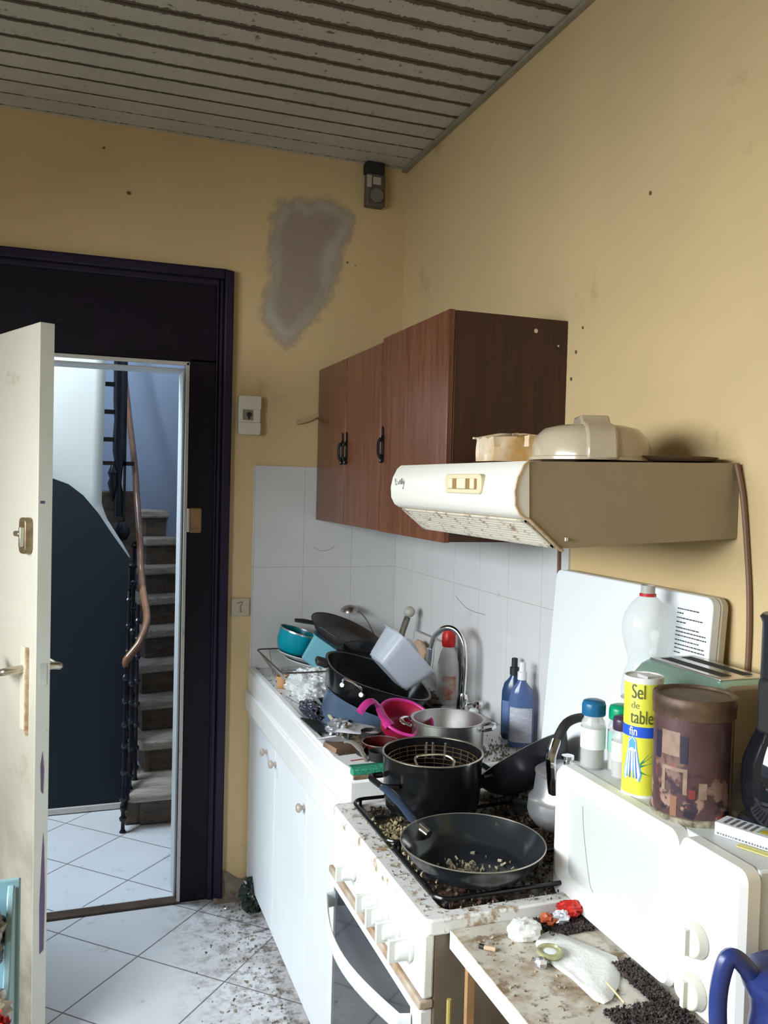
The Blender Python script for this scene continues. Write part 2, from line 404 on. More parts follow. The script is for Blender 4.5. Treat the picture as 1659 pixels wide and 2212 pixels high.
# tiles: white splashback
mb = MB(); mb.box(-.605, -.008, -.008, 0, .70, 1.694); struct('trim_2', mb, m_tileb, bevel=.001)
mb = MB(); mb.box(-.008, 0, -1.335, 0, .70, 1.694); struct('trim_3', mb, m_tiler, bevel=.001)
def stroke(mbx, pts, r): mbx.tube(smooth_path(pts, 5), r, 5)
mb = MB(); stroke(mb, [(-.36,-.0085,1.375),(-.33,-.0085,1.36),(-.30,-.0085,1.362),(-.27,-.0085,1.378)], .0009)
mb.build('scratch', mat('grey_scratch', (.22, .22, .22), .6), bpy.data.objects['trim_2'])
mb = MB(); stroke(mb, [(-.0085,-.62,1.25),(-.0085,-.72,1.22),(-.0085,-.85,1.22)], .0009); mb.build('scratch', MATS['grey_scratch'], bpy.data.objects['trim_3'])
# bare rubble plaster at the foot of the back wall
mb = MB(); mb.grid(lambda u, v: (-.735+u*.16, -.012-.006*math.sin(9*u+7*v), v*(.085+.02*math.sin(7*u))), 14, 6)
mb.grid(lambda u, v: (-.735+u*.16, -.012-.055*v, .001+.018*(1-v)*abs(math.sin(11*u+3*v))), 14, 6)
struct('baseboard_back', mb, mat('bare_rubble', (.17, .135, .10), .9, var=.5, vscale=14, col2=(.30, .25, .19), bump=.6, bscale=40))
# door frame and dark transom panel
mb = MB()
mb.box(-1.86, -.70, -.012, .10, 2.075, 2.405)        # transom board
mb.box(-.86, -.735, -.012, .16, 0, 2.09)
mb.box(-1.86, -1.70, -.012, .16, 0, 2.09)
fr = struct('trim_4', mb, m_frame, bevel=.004)
tag(fr)
mb = MB(); mb.box(-.735, -.70, -.034, 0, 0, 2.43); mb.box(-1.86, -.735, -.034, 0, 2.395, 2.43); mb.box(-.757, -.735, -.022, 0, 0, 2.395); mb.box(-1.86, -.757, -.022, 0, 2.37, 2.395)
mb.build('architrave', m_frame2, fr, bevel=.006)
mb = MB(); mb.box(-.872, -.860, -.018, -.004, 0, 2.073); mb.box(-1.70, -.860, -.018, -.004, 2.061, 2.073); mb.build('white_bead', m_bead, fr, bevel=.002)
mb = MB(); mb.box(-.880, -.872, .02, .15, 0, 2.05); mb.box(-1.70, -.872, .02, .15, 2.045, 2.053); mb.build('rebate', mat('hall_bead', (.66, .70, .72), .5), fr, bevel=.002)
mb = MB(); mb.box(-1.70, -.86, -.02, .035, 0, .010); struct('trim_5', mb, mat('threshold_wood', (.07, .04, .025), .6, var=.5, vscale=12, dirt=((.35, .09, .03), .2, 7)), bevel=.003)
mb = MB(); mb.box(-.852, -.806, -.030, -.012, 1.43, 1.525); k = mb.build('lock_keep', mat('bare_wood', (.38, .22, .10), .6, var=.3, vscale=20), fr, bevel=.006)
mb = MB(); mb.box(-.860, -.852, -.032, -.012, 1.433, 1.522); mb.build('keep_plate', m_bead, k, bevel=.002)

# door leaf (open into the kitchen)
hx, hy = -1.662, -.012; ang = math.atan2(-.80, .345); dl = .865; th = .040
dr = bpy.data.objects.new('door_1', None); COL.objects.link(dr); dr.location = (hx, hy, 0); dr.rotation_euler = (0, 0, ang); dr['kind'] = 'structure'; PLACE['door_1'] = T((hx, hy, 0), (0, 0, ang))
def lmb(): return MB()
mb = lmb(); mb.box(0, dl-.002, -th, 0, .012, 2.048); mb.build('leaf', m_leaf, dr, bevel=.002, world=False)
mb = lmb(); mb.box(dl-.002, dl+.001, -th+.001, -.001, .013, 2.047); e = mb.build('leaf_edge', m_leafedge, dr, world=False)
mb = MB(); mb.box(dl+.001, dl+.0022, -th+.010, -.010, 1.055, 1.115); mb.build('strike', m_steel, dr, world=False)
mb = MB(); mb.prism([(-.020, .30), (-.009, .31), (-.007, .45), (-.011, .60), (-.014, .64), (-.017, .58), (-.022, .44)], dl+.0005, dl+.0018, 'x'); mb.build('paint_smear', mat('purple_smear', (.10, .07, .13), .6), dr, world=False)
mb = MB(); mb.prism([(-.022, .76), (-.016, .75), (-.014, .82), (-.019, .87), (-.024, .83)], dl+.0005, dl+.0018, 'x'); mb.build('paint_smear', mat('purple_smear', (.10, .07, .13), .6), dr, world=False)
# handle plate and lever on the visible (left) face: local -y
hd = MB(); hd.prism(rrect(dl-.075, 1.035, .040, .235, .012), -th-.008, -th, 'y'); hd = hd.build('handle_plate', mat('handle_cream', (.66, .62, .50), .35), dr, bevel=.003, world=False)
mb = MB(); mb.prism(rrect(dl-.052, 1.03, .010, .245, .003), -th-.0085, -th-.0005, 'y'); mb.build('plate_edge', m_rust, hd, world=False)
lev = smooth_path([(dl-.075, -th-.008, 1.09), (dl-.075, -th-.05, 1.088), (dl-.085, -th-.062, 1.085), (dl-.13, -th-.066, 1.083), (dl-.18, -th-.062, 1.098), (dl-.20, -th-.060, 1.108)], 5)
mb = MB(); mb.tube(lev, [.011]*8+[.010]*(len(lev)-8), 10); mb.build('door_lever', mat('aged_brass', (.55, .50, .38), .25, metal=.9), hd, world=False)
mb = MB(); mb.prism(rrect(dl-.075, 1.035, .040, .235, .012), 0, .008, 'y'); hd2 = mb.build('handle_plate', MATS['handle_cream'], dr, bevel=.003, world=False)
lev = smooth_path([(dl-.075, .008, 1.09), (dl-.075, .045, 1.088), (dl-.088, .062, 1.083), (dl-.13, .064, 1.080), (dl-.18, .060, 1.086)], 5)
mb = MB(); mb.tube(lev, .011, 10); mb.build('door_lever', MATS['aged_brass'], hd2, world=False)
mb = MB(); mb.prism(rrect(dl-.055, 1.465, .048, .100, .016), -th-.022, -th, 'y'); lk = mb.build('rim_lock', mat('lock_bronze', (.30, .22, .13), .4, metal=.6, var=.4, vscale=30), dr, bevel=.003, world=False)
mb = MB(); mb.box(dl-.048, dl-.036, -th-.034, -th-.022, 1.435, 1.49); mb.tube([(dl-.085, -th-.012, 1.467), (dl-.125, -th-.012, 1.467)], .009, 10); mb.build('latch_knob', m_steel, lk, bevel=.002, world=False)
mb = MB(); mb.box(dl+.0005, dl+.0016, -.034, -.022, 1.555, 1.563); mb.build('paint_smear', MATS['purple_smear'], dr, world=False)

# ================================================================ STAIRWELL
mb = MB(); top = [(-1.353, 1.618), (-1.29, 1.595), (-1.223, 1.543), (-1.15, 1.455), (-1.092, 1.365), (-1.05, 1.305), (-1.008, 1.245)]
top = [(-2.2, 1.80), (-1.6, 1.68), (-1.45, 1.65)] + top
mb.prism([(-2.2, 0), (-1.018, 0)] + top[::-1], 1.06, 1.10, 'y'); struct('wall_stair_side', mb, m_halld, smooth=False)
mb = MB(); mb.box(-2.2, -1.018, 1.045, 1.06, 0, .028); struct('baseboard_hall', mb, m_bead, bevel=.003)
mb = MB()  # white curved stair soffit / string wall
edge = [(-1.122, 2.9), (-1.126, 2.2), (-1.134, 1.75), (-1.137, 1.50), (-1.11, 1.425), (-1.07, 1.36), (-1.03, 1.295), (-.998, 1.235)]
def soff(u, v):
    k = u*(len(edge)-1); i = min(int(k), len(edge)-2); t = k-i
    x, z = edge[i][0]*(1-t)+edge[i+1][0]*t, edge[i][1]*(1-t)+edge[i+1][1]*t
    return (x-v*1.2, 1.115+.02*v+.55*max(0, (1.72+.25*v-z))*(v**1.3), z-(v*.02))
mb.grid(soff, 40, 24)
s1 = struct('wall_stair_soffit', mb, m_hallw); sm = s1.modifiers.new('thick', 'SOLIDIFY'); sm.thickness = .03; sm.offset = 1
mb = MB(); pl = [(-2.9, 2.9), (-2.0, 2.95), (-1.3, 2.75), (-.90, 2.44), (-.66, 2.02), (-.45, 1.45), (-.40, .9), (-.40, .16)]
pl = [tuple(p)[:2] for p in smooth_path([(a, b, 0) for a, b in pl], 5)]
mb.grid(lambda u, v: (*pl[min(int(round(u*(len(pl)-1))), len(pl)-1)], 3.9*v), len(pl)-1, 1)
s2 = struct('wall_stairwell', mb, m_hallb); sm = s2.modifiers.new('thick', 'SOLIDIFY'); sm.thickness = .06; sm.offset = 0
mb = MB(); mb.box(-3.0, -2.9, .16, 3.0, 0, 3.9); struct('wall_hall_left', mb, m_hallw)
# staircase: winder treads
st = thing('staircase', 'worn wooden winder staircase rising beyond the open doorway', 'staircase', (-.9, .78, 0))
rise = .16
steps = [(-.985, .78, 0), (-.925, 1.05, 3), (-.925, 1.22, 7), (-.915, 1.36, 13), (-.885, 1.51, 18), (-.875, 1.66, 20), (-.865, 1.79, 18), (-.86, 1.92, 12), (-.88, 2.05, 8)]
R = random.Random(2)
for k, (sx, sy, a) in enumerate(steps):
    a = math.radians(a); z = rise*(k+1); d = Vector((math.cos(a), math.sin(a), 0)); n = Vector((-d.y, d.x, 0))
    p = Vector((sx, sy, 0)); q = p+d*.62
    dep = .42; LN = (.5, .5, .5, .47, .42, .34, .27, .22, .18)[k]
    mb = MB(); M = Matrix.Translation(Vector((sx, sy, 0))) @ Matrix.Rotation(a, 4, 'Z')
    mb.prism([(0, 0), (LN, 0), (LN, dep), (-.02, dep), (-.03, .03)], z-.046, z, 'z', M)
    if k == 0: mb.prism([(-.035, .03), (.0, -.015), (.05, -.02), (LN, -.02), (LN, .05), (-.035, .05)], z-.038, z-.001, 'z', M)
    tr = mb.build('tread', m_stair, st, bevel=.010)
    mb = MB(); mb.prism([(.035, .03), (LN, .03), (LN, .05), (.035, .05)], z-rise, z-.046, 'z', M)
    mb.build('riser', m_stair2, st)
    if k > 0:
        mb = MB(); mb.prism([(.012, .03), (.035, .025), (.035, .30), (.012, .30)], z-rise-.02, z-.036, 'z', M); mb.build('string_bracket', m_stair2, tr)
mb = MB(); mb.box(-1.02, -.94, .83, 1.058, .0, .118); mb.build('side_string', m_stair2, st, bevel=.006)
# iron balustrade with varnished rail
bl = thing('stair_balustrade', 'dark wrought iron stair railing under a curved varnished handrail, seen through doorway', 'railing', (-1.0, .8, 0))
rail = [(-1.034, .72, .77), (-1.030, .73, .80), (-1.000, .75, .835), (-.968, .78, .875), (-.930, .88, .96), (-.935, 1.05, 1.06), (-.938, 1.2, 1.15), (-.938, 1.35, 1.33), (-.945, 1.5, 1.52), (-.950, 1.65, 1.70), (-.968, 1.85, 1.94), (-.99, 2.05, 2.22), (-1.03, 2.2, 2.6)]
mb = MB(); rp = smooth_path(rail, 7); mb.tube(rp, [.022 if i > 6 else .014+.0012*i for i in range(len(rp))], 12, flat=.8); mb.build('handrail', m_rail, bl)
def baluster(x, y, z0, z1, seed):
    R = random.Random(seed); prof = [(.0, z0)]
    z = z0; prof.append((.016, z0)); 
    while z < z1-.03:
        prof += [(.009, z+.012), (.008, z+.045), (.016, z+.055), (.017, z+.065), (.009, z+.075)]; z += .085+R.uniform(0, .05)
    prof += [(.010, z1), (0, z1)]
    return MB().lathe([(r, q) for r, q in prof], (x, y, 0), 10)
for (x, y, z0, z1, sd) in ((-1.032, .75, 0.0, .80, 1), (-.997, .86, .16, .90, 2), (-.965, .98, .16, 1.02, 3), (-1.008, 1.0, .02, 1.03, 4), (-.978, 1.12, .30, 1.10, 5), (-.985, 1.22, .46, 1.17, 6), (-.965, 1.33, .60, 1.30, 7)):
    baluster(x, y, z0, z1, sd).build('baluster', m_iron, bl)
mb = MB(); mb.tube(smooth_path([(-1.03, .75, .10), (-.985, .95, .30), (-.96, 1.15, .55), (-.965, 1.3, .80), (-.97, 1.5, 1.10)], 5), .017, 6, flat=1.5); mb.build('lower_rail', m_iron, bl)
# upper flight railing glimpsed higher up
ub = thing('upper_railing', 'dark iron railing panel of the upper stair flight, beside the white stair wall', 'railing', (-1.05, 1.6, 1.3))
mb = MB(); mb.lathe([(0, 1.42), (.022, 1.42), (.024, 1.55), (.014, 1.60), (.020, 1.68), (.036, 1.78), (.036, 1.85), (.030, 1.95), (.036, 2.05), (.036, 2.6), (0, 2.6)], (-1.035, 1.6, 0), 14); mb.build('post', m_iron, ub)
for z in (1.84, 1.99, 2.14): mb = MB(); mb.box(-1.13, -1.03, 1.59, 1.61, z-.012, z+.012); mb.build('crossbar', m_iron, ub)
mb = MB(); mb.box(-1.13, -.955, 1.59, 1.61, 1.70, 1.722); mb.build('crossbar', m_iron, ub)
mb = MB(); mb.box(-1.012, -.998, 1.59, 1.61, 1.35, 2.6); mb.build('iron_bar', m_iron, ub)
mb = MB(); mb.lathe([(0, 1.50), (.008, 1.52), (.03, 1.60), (.02, 1.63), (.03, 1.66), (.012, 1.70), (0, 1.72)], (-1.065, 1.6, 0), 12); mb.build('iron_ornament', m_iron, ub)
mb = MB(); mb.box(-1.15, -.93, 1.64, 1.67, 1.10, 1.56); mb.build('stair_string', m_stair2, ub, bevel=.01)
mb = MB(); mb.lathe([(0, 1.30), (.03, 1.31), (.045, 1.34), (.045, 1.37), (.03, 1.40), (0, 1.41)], (-1.03, 1.35, 0), 16); tag(mb.build('newel_finial', m_iron), 'dark round iron newel knob at the foot of the upper railing', 'finial')

# ================================================================ WALL FITTINGS
t = thing('thermostat', 'white rectangular wall box with small dark window, right of purple door frame', 'thermostat', (-.632, 0, 1.88))
mb = MB(); mb.prism(rrect(-.632, 1.885, .086, .148, .006), -.040, 0, 'y'); mb.build('casing', mat('aged_white_plastic', (.66, .61, .50), .45, dirt=((.35, .28, .18), .12, 30)), t, bevel=.004)
for zc, hc in ((1.935, .050), (1.838, .040)): mb = MB(); mb.prism(rrect(-.632, zc, .088, hc, .004), -.044, -.038, 'y'); mb.build('cover', MATS['aged_white_plastic'], t, bevel=.003)
mb = MB(); mb.prism(rrect(-.640, 1.886, .040, .040, .003), -.0425, -.038, 'y'); wd = mb.build('display_window', mat('dull_window', (.22, .20, .15), .2), t)
mb = MB(); mb.tube([(-.636, -.044, 1.888), (-.636, -.048, 1.888)], .009, 10); mb.box(-.639, -.633, -.046, -.0425, 1.870, 1.888); mb.build('dial', m_blackm, wd)
t = thing('junction_box', 'grimy grey box with dark top high in the corner under the ceiling', 'junction box', (-.135, 0, 2.74))
mb = MB(); mb.box(-.182, -.105, -.045, 0, 2.745, 2.872); mb.build('casing', mat('grimy_box', (.13, .10, .075), .6, var=.3, vscale=25), t, bevel=.005)
mb = MB(); mb.box(-.188, -.110, -.050, 0, 2.872, 2.918); mb.build('cable_shroud', m_dark, t, bevel=.006)
mb = MB(); mb.tube([(-.142, -.045, 2.785), (-.142, -.058, 2.785)], .028, 18); mb.build('round_lens', mat('dusty_lens', (.17, .15, .12), .5), t, bevel=.003)
mb = MB(); mb.box(-.184, -.165, -.052, -.044, 2.815, 2.862); mb.box(-.160, -.125, -.050, -.044, 2.828, 2.858); mb.build('label_plate', mat('pale_plate', (.42, .38, .31), .5), t, bevel=.002)
t = thing('wall_switch', 'square cream switch plate with scribble, between door frame and tiles', 'switch', (-.645, 0, 1.14))
mb = MB(); mb.prism(rrect(-.647, 1.14, .070, .070, .005), -.010, 0, 'y'); mb.build('plate', mat('switch_cream', (.48, .42, .31), .5), t, bevel=.002)
mb = MB(); stroke(mb, [(-.660,-.0105,1.155),(-.640,-.0105,1.160),(-.648,-.0105,1.14),(-.643,-.0105,1.122),(-.652,-.0105,1.126)], .0014); mb.build('scribble', mat('red_ink', (.25, .06, .05), .6), t)
mb = MB(); mb.tube(smooth_path([(-.44, -.012, 1.868), (-.40, -.014, 1.878), (-.36, -.014, 1.897), (-.34, -.012, 1.906)], 5), .008, 8); tag(mb.build('pipe_stub', mat('painted_cable', (.50, .37, .20), .6)), 'short cream painted pipe end sticking out left of the brown wall cabinet', 'pipe')

# ================================================================ WALL CABINETS
def pull(x, y, z, parent):
    mb = MB()
    mb.prism([(y-.007, z+.028), (y-.004, z+.066), (y, z+.054), (y+.005, z+.070), (y+.007, z+.028)], x-.004, x, 'x')
    mb.prism(rrect(y, z, .020, .082, .006), x-.004, x, 'x')
    mb.tube(smooth_path([(x, y, z+.028), (x-.014, y, z+.024), (x-.017, y, z), (x-.014, y, z-.022), (x, y, z-.028)], 4), [.007]*4+[.005]*9+[.007]*4, 8)
    mb.blob((x-.006, y, z-.036), (.008, .010, .010), seed=3, n=6)
    return mb.build('cabinet_handle', mat('black_iron_pull', (.012, .014, .014), .35, metal=.5), parent)
def wall_cab(y0, y1, z0, z1, label, doors, depth=.335):
    t = thing('wall_cabinet', label, 'cabinet', (-depth/2, (y0+y1)/2, z0))
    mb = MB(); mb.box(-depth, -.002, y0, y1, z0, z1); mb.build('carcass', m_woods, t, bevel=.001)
    for a, b, hy in doors:
        mb = MB(); mb.box(-depth-.018, -depth-.001, a-.0015, b+.0015, z0-.002, z1+.002)
        d = mb.build('cabinet_door', m_wood, t, bevel=.0015)
        for q in hy: pull(-depth-.018, q, 1.745, d)
    return t
wall_cab(-.01, -.765, 1.487, 2.078, 'brown wood two-door wall cabinet in the corner above the dish pile', [(-.01, -.385, [-.362]), (-.388, -.765, [-.410])])
c2 = wall_cab(-.768, -1.285, 1.485, 2.09, 'taller brown single-door wall cabinet beside the cooker hood', [(-.768, -1.285, [-.795])])
for xq, zq, rq in ((-.10, 2.055, .006), (-.03, 2.02, .003)): mb = MB(); mb.tube([(xq, -1.287, zq), (xq, -1.2855, zq)], rq, 10); mb.build('screw_cap', m_steel, c2)

# ================================================================ COOKER HOOD
t = thing('cooker_hood', 'cream enamel cooker hood with sliding switches, mounted above the stove', 'cooker hood', (-.25, -1.62, 1.52))
HY0, HY1 = -1.30, -1.954
prof = [(-.001, 1.54), (-.413, 1.520), (-.478, 1.572), (-.482, 1.68), (-.001, 1.693)]
mb = MB(); mb.prism(prof, HY0, HY1, 'y'); mb.build('body', m_hood, t, bevel=.001)
fr_ = [(-.482, 1.681), (-.492, 1.672), (-.503, 1.650), (-.508, 1.625), (-.506, 1.600), (-.497, 1.583), (-.486, 1.576), (-.478, 1.574)]
mb = MB(); mb.prism(fr_, HY0+.003, HY1-.003, 'y'); mb.build('front_panel', m_hoodf, t, angle=60)
for yy in (HY1-.0035, ):
    mb = MB(); mb.tube([(x-.001, yy, z) for x, z in fr_]+[(-.413, yy, 1.519), (-.405, yy, 1.516)], .0028, 6); mb.build('rusty_rim', m_rust, t)
# grille in the sloping underside
Mg = Matrix(((1,0,0,0),(0,1,0,0),(0,0,1,0),(0,0,0,1)))
a, b = Vector((-.480, 0, 1.5725)), Vector((-.418, 0, 1.5225)); dg = (b-a); ng = Vector((dg.z, 0, -dg.x)).normalized()
if ng.z > 0: ng = -ng
gl = MB()
def slope(u, y, out): p = a+dg*u+ng*out; return (p.x, y, p.z)
for (u0, u1, y0, y1, h) in ((0, .07, HY0-.01, HY1+.01, .003), (.90, 1.0, HY0-.01, HY1+.01, .003), (0, 1, HY0-.01, HY0-.03, .003), (0, 1, HY1+.01, HY1+.025, .003)):
    vs = [slope(u0, y0, 0), slope(u1, y0, 0), slope(u1, y1, 0), slope(u0, y1, 0), slope(u0, y0, h), slope(u1, y0, h), slope(u1, y1, h), slope(u0, y1, h)]
    gl.add(vs, [(0,1,2,3), (4,7,6,5), (0,4,5,1), (1,5,6,2), (2,6,7,3), (3,7,4,0)])
for i in range(8):
    u = .12+i*.10
    vs = [slope(u, HY0-.03, 0), slope(u+.045, HY0-.03, 0), slope(u+.045, HY1+.025, 0), slope(u, HY1+.025, 0), slope(u, HY0-.03, .0035), slope(u+.045, HY0-.03, .0035), slope(u+.045, HY1+.025, .0035), slope(u, HY1+.025, .0035)]
    gl.add(vs, [(0,1,2,3), (4,7,6,5), (0,4,5,1), (1,5,6,2), (2,6,7,3), (3,7,4,0)])
g = gl.build('grille', m_grille, t)
mb = MB(); vs = [slope(.07, HY0-.03, .0006), slope(.9, HY0-.03, .0006), slope(.9, HY1+.025, .0006), slope(.07, HY1+.025, .0006)]; mb.add(vs, [(0,1,2,3)]); mb.build('grille_backing', m_dark, g)
mb = MB(); mb.prism(rrect(-1.735, 1.637, .175, .040, .012), -.513, -.500, 'x'); sw = mb.build('switch_panel', mat('switch_ivory', (.72, .60, .38), .45), t, bevel=.002)
mb = MB(); mb.prism(rrect(-1.735, 1.637, .140, .022, .003), -.5136, -.5128, 'x'); mb.build('slot', mat('slot_brown', (.30, .17, .07), .6), sw)
for yy, wdt in ((-1.684, .020), (-1.738, .040), (-1.790, .018)):
    mb = MB(); mb.box(-.518, -.513, yy-wdt/2, yy+wdt/2, 1.627, 1.648); mb.build('slider', mat('slider_ivory', (.80, .70, .48), .4), sw, bevel=.0015)
mb = MB()
for pts in ([(-1.335,1.640),(-1.325,1.652),(-1.332,1.630),(-1.345,1.634)], [(-1.350,1.642),(-1.357,1.632),(-1.365,1.643)], [(-1.368,1.632),(-1.372,1.648),(-1.378,1.632)], [(-1.383,1.652),(-1.382,1.632)], [(-1.388,1.652),(-1.388,1.632)], [(-1.393,1.643),(-1.398,1.634),(-1.404,1.644),(-1.398,1.618),(-1.392,1.622)]):
    stroke(mb, [(-.5083, -1.335+(y_+1.335)*.8, 1.636+(z_-1.636)*.75) for y_, z_ in pts], .0007)
mb.build('lettering', mat('grey_print', (.16, .15, .13), .6), t)
mb = MB(); mb.lathe([(0, 0), (.004, 0), (.004, .006), (0, .006)], (-.400, HY1-.004, 1.535), 10); mb.build('rivet', m_steel, t)
# power leads
mb = MB(); mb.tube(smooth_path([(-.012, -1.958, 1.69), (-.008, -1.975, 1.62), (-.006, -1.990, 1.51), (-.006, -2.000, 1.42), (-.006, -2.003, 1.32), (-.006, -1.998, 1.20), (-.006, -1.99, 1.09)], 6), .0055, 8); tag(mb.build('power_cord', mat('brown_cord', (.17, .085, .045), .5)), 'brown cord hanging down the wall from the right end of the hood', 'cord')
mb = MB(); mb.tube(smooth_path([(-.012, -1.296, 1.545), (-.013, -1.297, 1.45), (-.013, -1.299, 1.38)], 4), .005, 8); tag(mb.build('power_cord', MATS['brown_cord']), 'short dark cord between hood and upright stove lid, at tile edge', 'cord')

# on the hood
t = thing('cake_dome', 'translucent beige plastic dome with strap handle lying on the hood', 'cake dome', (-.245, -1.79, 1.691))
m_dome = mat('beige_plastic', (.50, .41, .29), .22, var=.1, vscale=6, coat=.3)
R_ = .122
mb = MB(); mb.lathe([(R_+.006, 0), (R_+.006, .006), (R_, .008), (R_-.001, .030), (R_-.008, .050), (R_-.024, .066), (R_-.05, .073), (.03, .075), (0, .075)], (-.245, -1.79, 1.691), 48); mb.build('dome', m_dome, t, angle=60)
Md = T((-.245, -1.79, 1.691), (0, 0, math.radians(-112)))
mb = MB(); mb.prism([(-.128, 0), (-.127, .03), (-.118, .054), (-.10, .070), (-.05, .080), (-.036, .094), (.036, .094), (.05, .080), (.10, .070), (.118, .054), (.127, .03), (.131, 0)], -.030, .030, 'y', Md); mb.build('handle', m_dome, t, bevel=.005)
t = thing('food_carton', 'crumpled cream paper carton lying on the hood beside the beige dome', 'carton', (-.38, -1.63, 1.69))
def carton():
    mb = MB(); R = random.Random(5)
    x0, y0, z0 = -.418, -1.600, 1.6885; A = [(x0, y0), (x0+.005, y0-.075), (x0+.10, y0-.115), (x0+.13, y0-.02)]
    ht = [.052, .050, .056, .055]; n = 8; vs = []
    ring_ = []
    for i in range(4):
        for k in range(n):
            t_ = k/n; a_, b_ = A[i], A[(i+1) % 4]; ring_.append((a_[0]+(b_[0]-a_[0])*t_, a_[1]+(b_[1]-a_[1])*t_, ht[i]*(1-t_)+ht[(i+1) % 4]*t_))
    cx, cy = sum(p[0] for p in ring_)/len(ring_), sum(p[1] for p in ring_)/len(ring_)
    rows = [0, .3, .6, .85, 1.0]
    for q in rows:
        for p in ring_:
            j = R.uniform(-.004, .004)*(q > 0)
            vs.append((p[0]+j, p[1]+j*.7, z0+p[2]*q+(R.uniform(-.003, .003) if q == 1 else 0)))
    for p in ring_: vs.append((cx+(p[0]-cx)*.45, cy+(p[1]-cy)*.45, z0+p[2]*1.12+R.uniform(-.004, .006)))
    vs.append((cx, cy, z0+.062)); m = len(ring_); fs = []
    for r in range(5):
        for j in range(m): fs.append((r*m+j, r*m+(j+1) % m, (r+1)*m+(j+1) % m, (r+1)*m+j))
    for j in range(m): fs.append((5*m+j, 5*m+(j+1) % m, 6*m))
    mb.add(vs, fs); return mb
carton().build('carton_body', mat('waxed_paper', (.72, .62, .48), .35, var=1, col2=(.48, .27, .08), vscale=9), t, angle=25)
mb = MB(); mb.box(-.425, -.395, -1.595, -1.602, 1.738, 1.742); mb.build('folded_flap', MATS['waxed_paper'], t)
t = thing('round_tray', 'dark brown round tray lying at the right end of the hood top', 'tray', (-.105, -1.865, 1.692))
mb = MB(); mb.lathe([(0, .001), (.085, .001), (.098, .008), (.100, .008), (.088, -.001), (0, -.001)], (-.105, -1.862, 1.6945), 40); mb.build('dish', mat('brown_lacquer', (.12, .07, .035), .4), t)

# ================================================================ SINK UNIT
t = thing('sink_cabinet', 'white base cabinet with small knobs under the sink', 'cabinet', (-.3, -.67, 0))
mb = MB(); mb.box(-.585, -.01, -.012, -1.340, .065, .735); mb.box(-.55, -.02, -.03, -1.34, 0, .065); mb.build('carcass', mat('chipboard_edge', (.56, .50, .44), .6, var=.3, vscale=18, col2=(.40, .31, .24)), t, bevel=.002)
for a_, b_, kn in ((-.015, -.475, -.355), (-.478, -.905, -.495), (-.908, -1.338, None)):
    mb = MB(); mb.box(-.603, -.586, a_, b_, .075, .722); d = mb.build('cabinet_door', m_wclean, t, bevel=.002)
    if kn is not None:
        mb = MB(); mb.lathe([(0, 0), (.006, 0), (.006, .010), (.013, .016), (.014, .022), (.009, .027), (0, .028)], (0, 0, 0), 16, M=T((-.603, kn, .672), (0, -PI/2, 0))); mb.build('door_knob', mat('worn_knob', (.48, .40, .34), .4, metal=.3), d)
mb = MB(); mb.lathe([(0, 0), (.006, 0), (.006, .010), (.013, .016), (.014, .022), (.009, .027), (0, .028)], (0, 0, 0), 16, M=T((-.603, -.885, .664), (0, -PI/2, 0))); mb.build('door_knob', MATS['worn_knob'], bpy.data.objects['sink_cabinet'])
t = thing('sink', 'thick white ceramic sink and drainer lying over the base cabinet', 'sink', (-.3, -.67, .735))
bx0, bx1, by0, by1 = -.545, -.14, -.60, -1.02
mb = MB(); SX0, SX1, SY0, SY1 = -.612, -.010, -.010, -1.338; Z0, Z1 = .738, .895
out = [(SX0, SY1), (SX1, SY1), (SX1, SY0), (SX0, SY0)]; inn = [(bx0, by1), (bx1, by1), (bx1, by0), (bx0, by0)]
vs = [(x, y, Z0) for x, y in out]+[(x, y, Z1) for x, y in out]+[(x, y, Z1) for x, y in inn]+[(x*.97-.0+.0, y, Z0+.012) for x, y in inn]
fs = [(3,2,1,0)]
for i in range(4):
    j = (i+1) % 4; fs += [(i, j, 4+j, 4+i), (4+i, 4+j, 8+j, 8+i), (8+i, 8+j, 12+j, 12+i)]
fs.append((12, 13, 14, 15)); mb.add(vs, fs)
mb.box(SX0-.010, SX0+.004, SY1, SY0, .738, .818)
mb.build('basin', m_white, t, bevel=.007, seg=3)
mb = MB(); mb.box(SX0+.005, SX0+.028, SY1+.004, SY0-.004, Z1-.002, Z1+.010); mb.box(SX0+.03, SX1-.01, SY1+.002, SY1+.024, Z1-.002, Z1+.008); mb.build('raised_rim', m_white, t, bevel=.005, seg=3)
mb = MB(); mb.box(-.599, -.575, -.0, -.014, .70, .86); tag(mb.build('edge_block', mat('rotten_wood', (.13, .06, .03), .8, var=.6, vscale=20, col2=(.40, .34, .27))), 'small rotten wooden block at the left end of the sink front', 'wood block')
# faucet
t = thing('faucet', 'chrome gooseneck tap curving over the sink', 'faucet', (-.085, -.84, .895))
mb = MB(); mb.lathe([(0, 0), (.026, 0), (.026, .010), (.019, .016), (.018, .06), (.015, .075), (0, .075)], (-.085, -.86, .895), 24); mb.build('base', m_chrome, t)
sp = smooth_path([(-.085, -.86, .965), (-.082, -.862, 1.06), (-.085, -.855, 1.13), (-.10, -.83, 1.168), (-.125, -.80, 1.172), (-.148, -.775, 1.145), (-.158, -.765, 1.10), (-.160, -.762, 1.075)], 6)
mb = MB(); mb.tube(sp, .0095, 12); mb.build('spout', m_chrome, t)
mb = MB(); mb.tube([(-.159, -.763, 1.10), (-.1605, -.761, 1.055)], .0135, 14); mb.tube([(-.1605, -.761, 1.055), (-.161, -.760, 1.035)], .011, 14); mb.build('aerator', m_chrome, t)
mb = MB(); mb.tube([(-.085, -.86, .93), (-.055, -.90, .945)], .008, 8); mb.lathe([(0, 0), (.016, .0), (.018, .012), (.012, .02), (0, .021)], (-.052, -.905, .935), 14); mb.build('tap_knob', m_chrome, t)

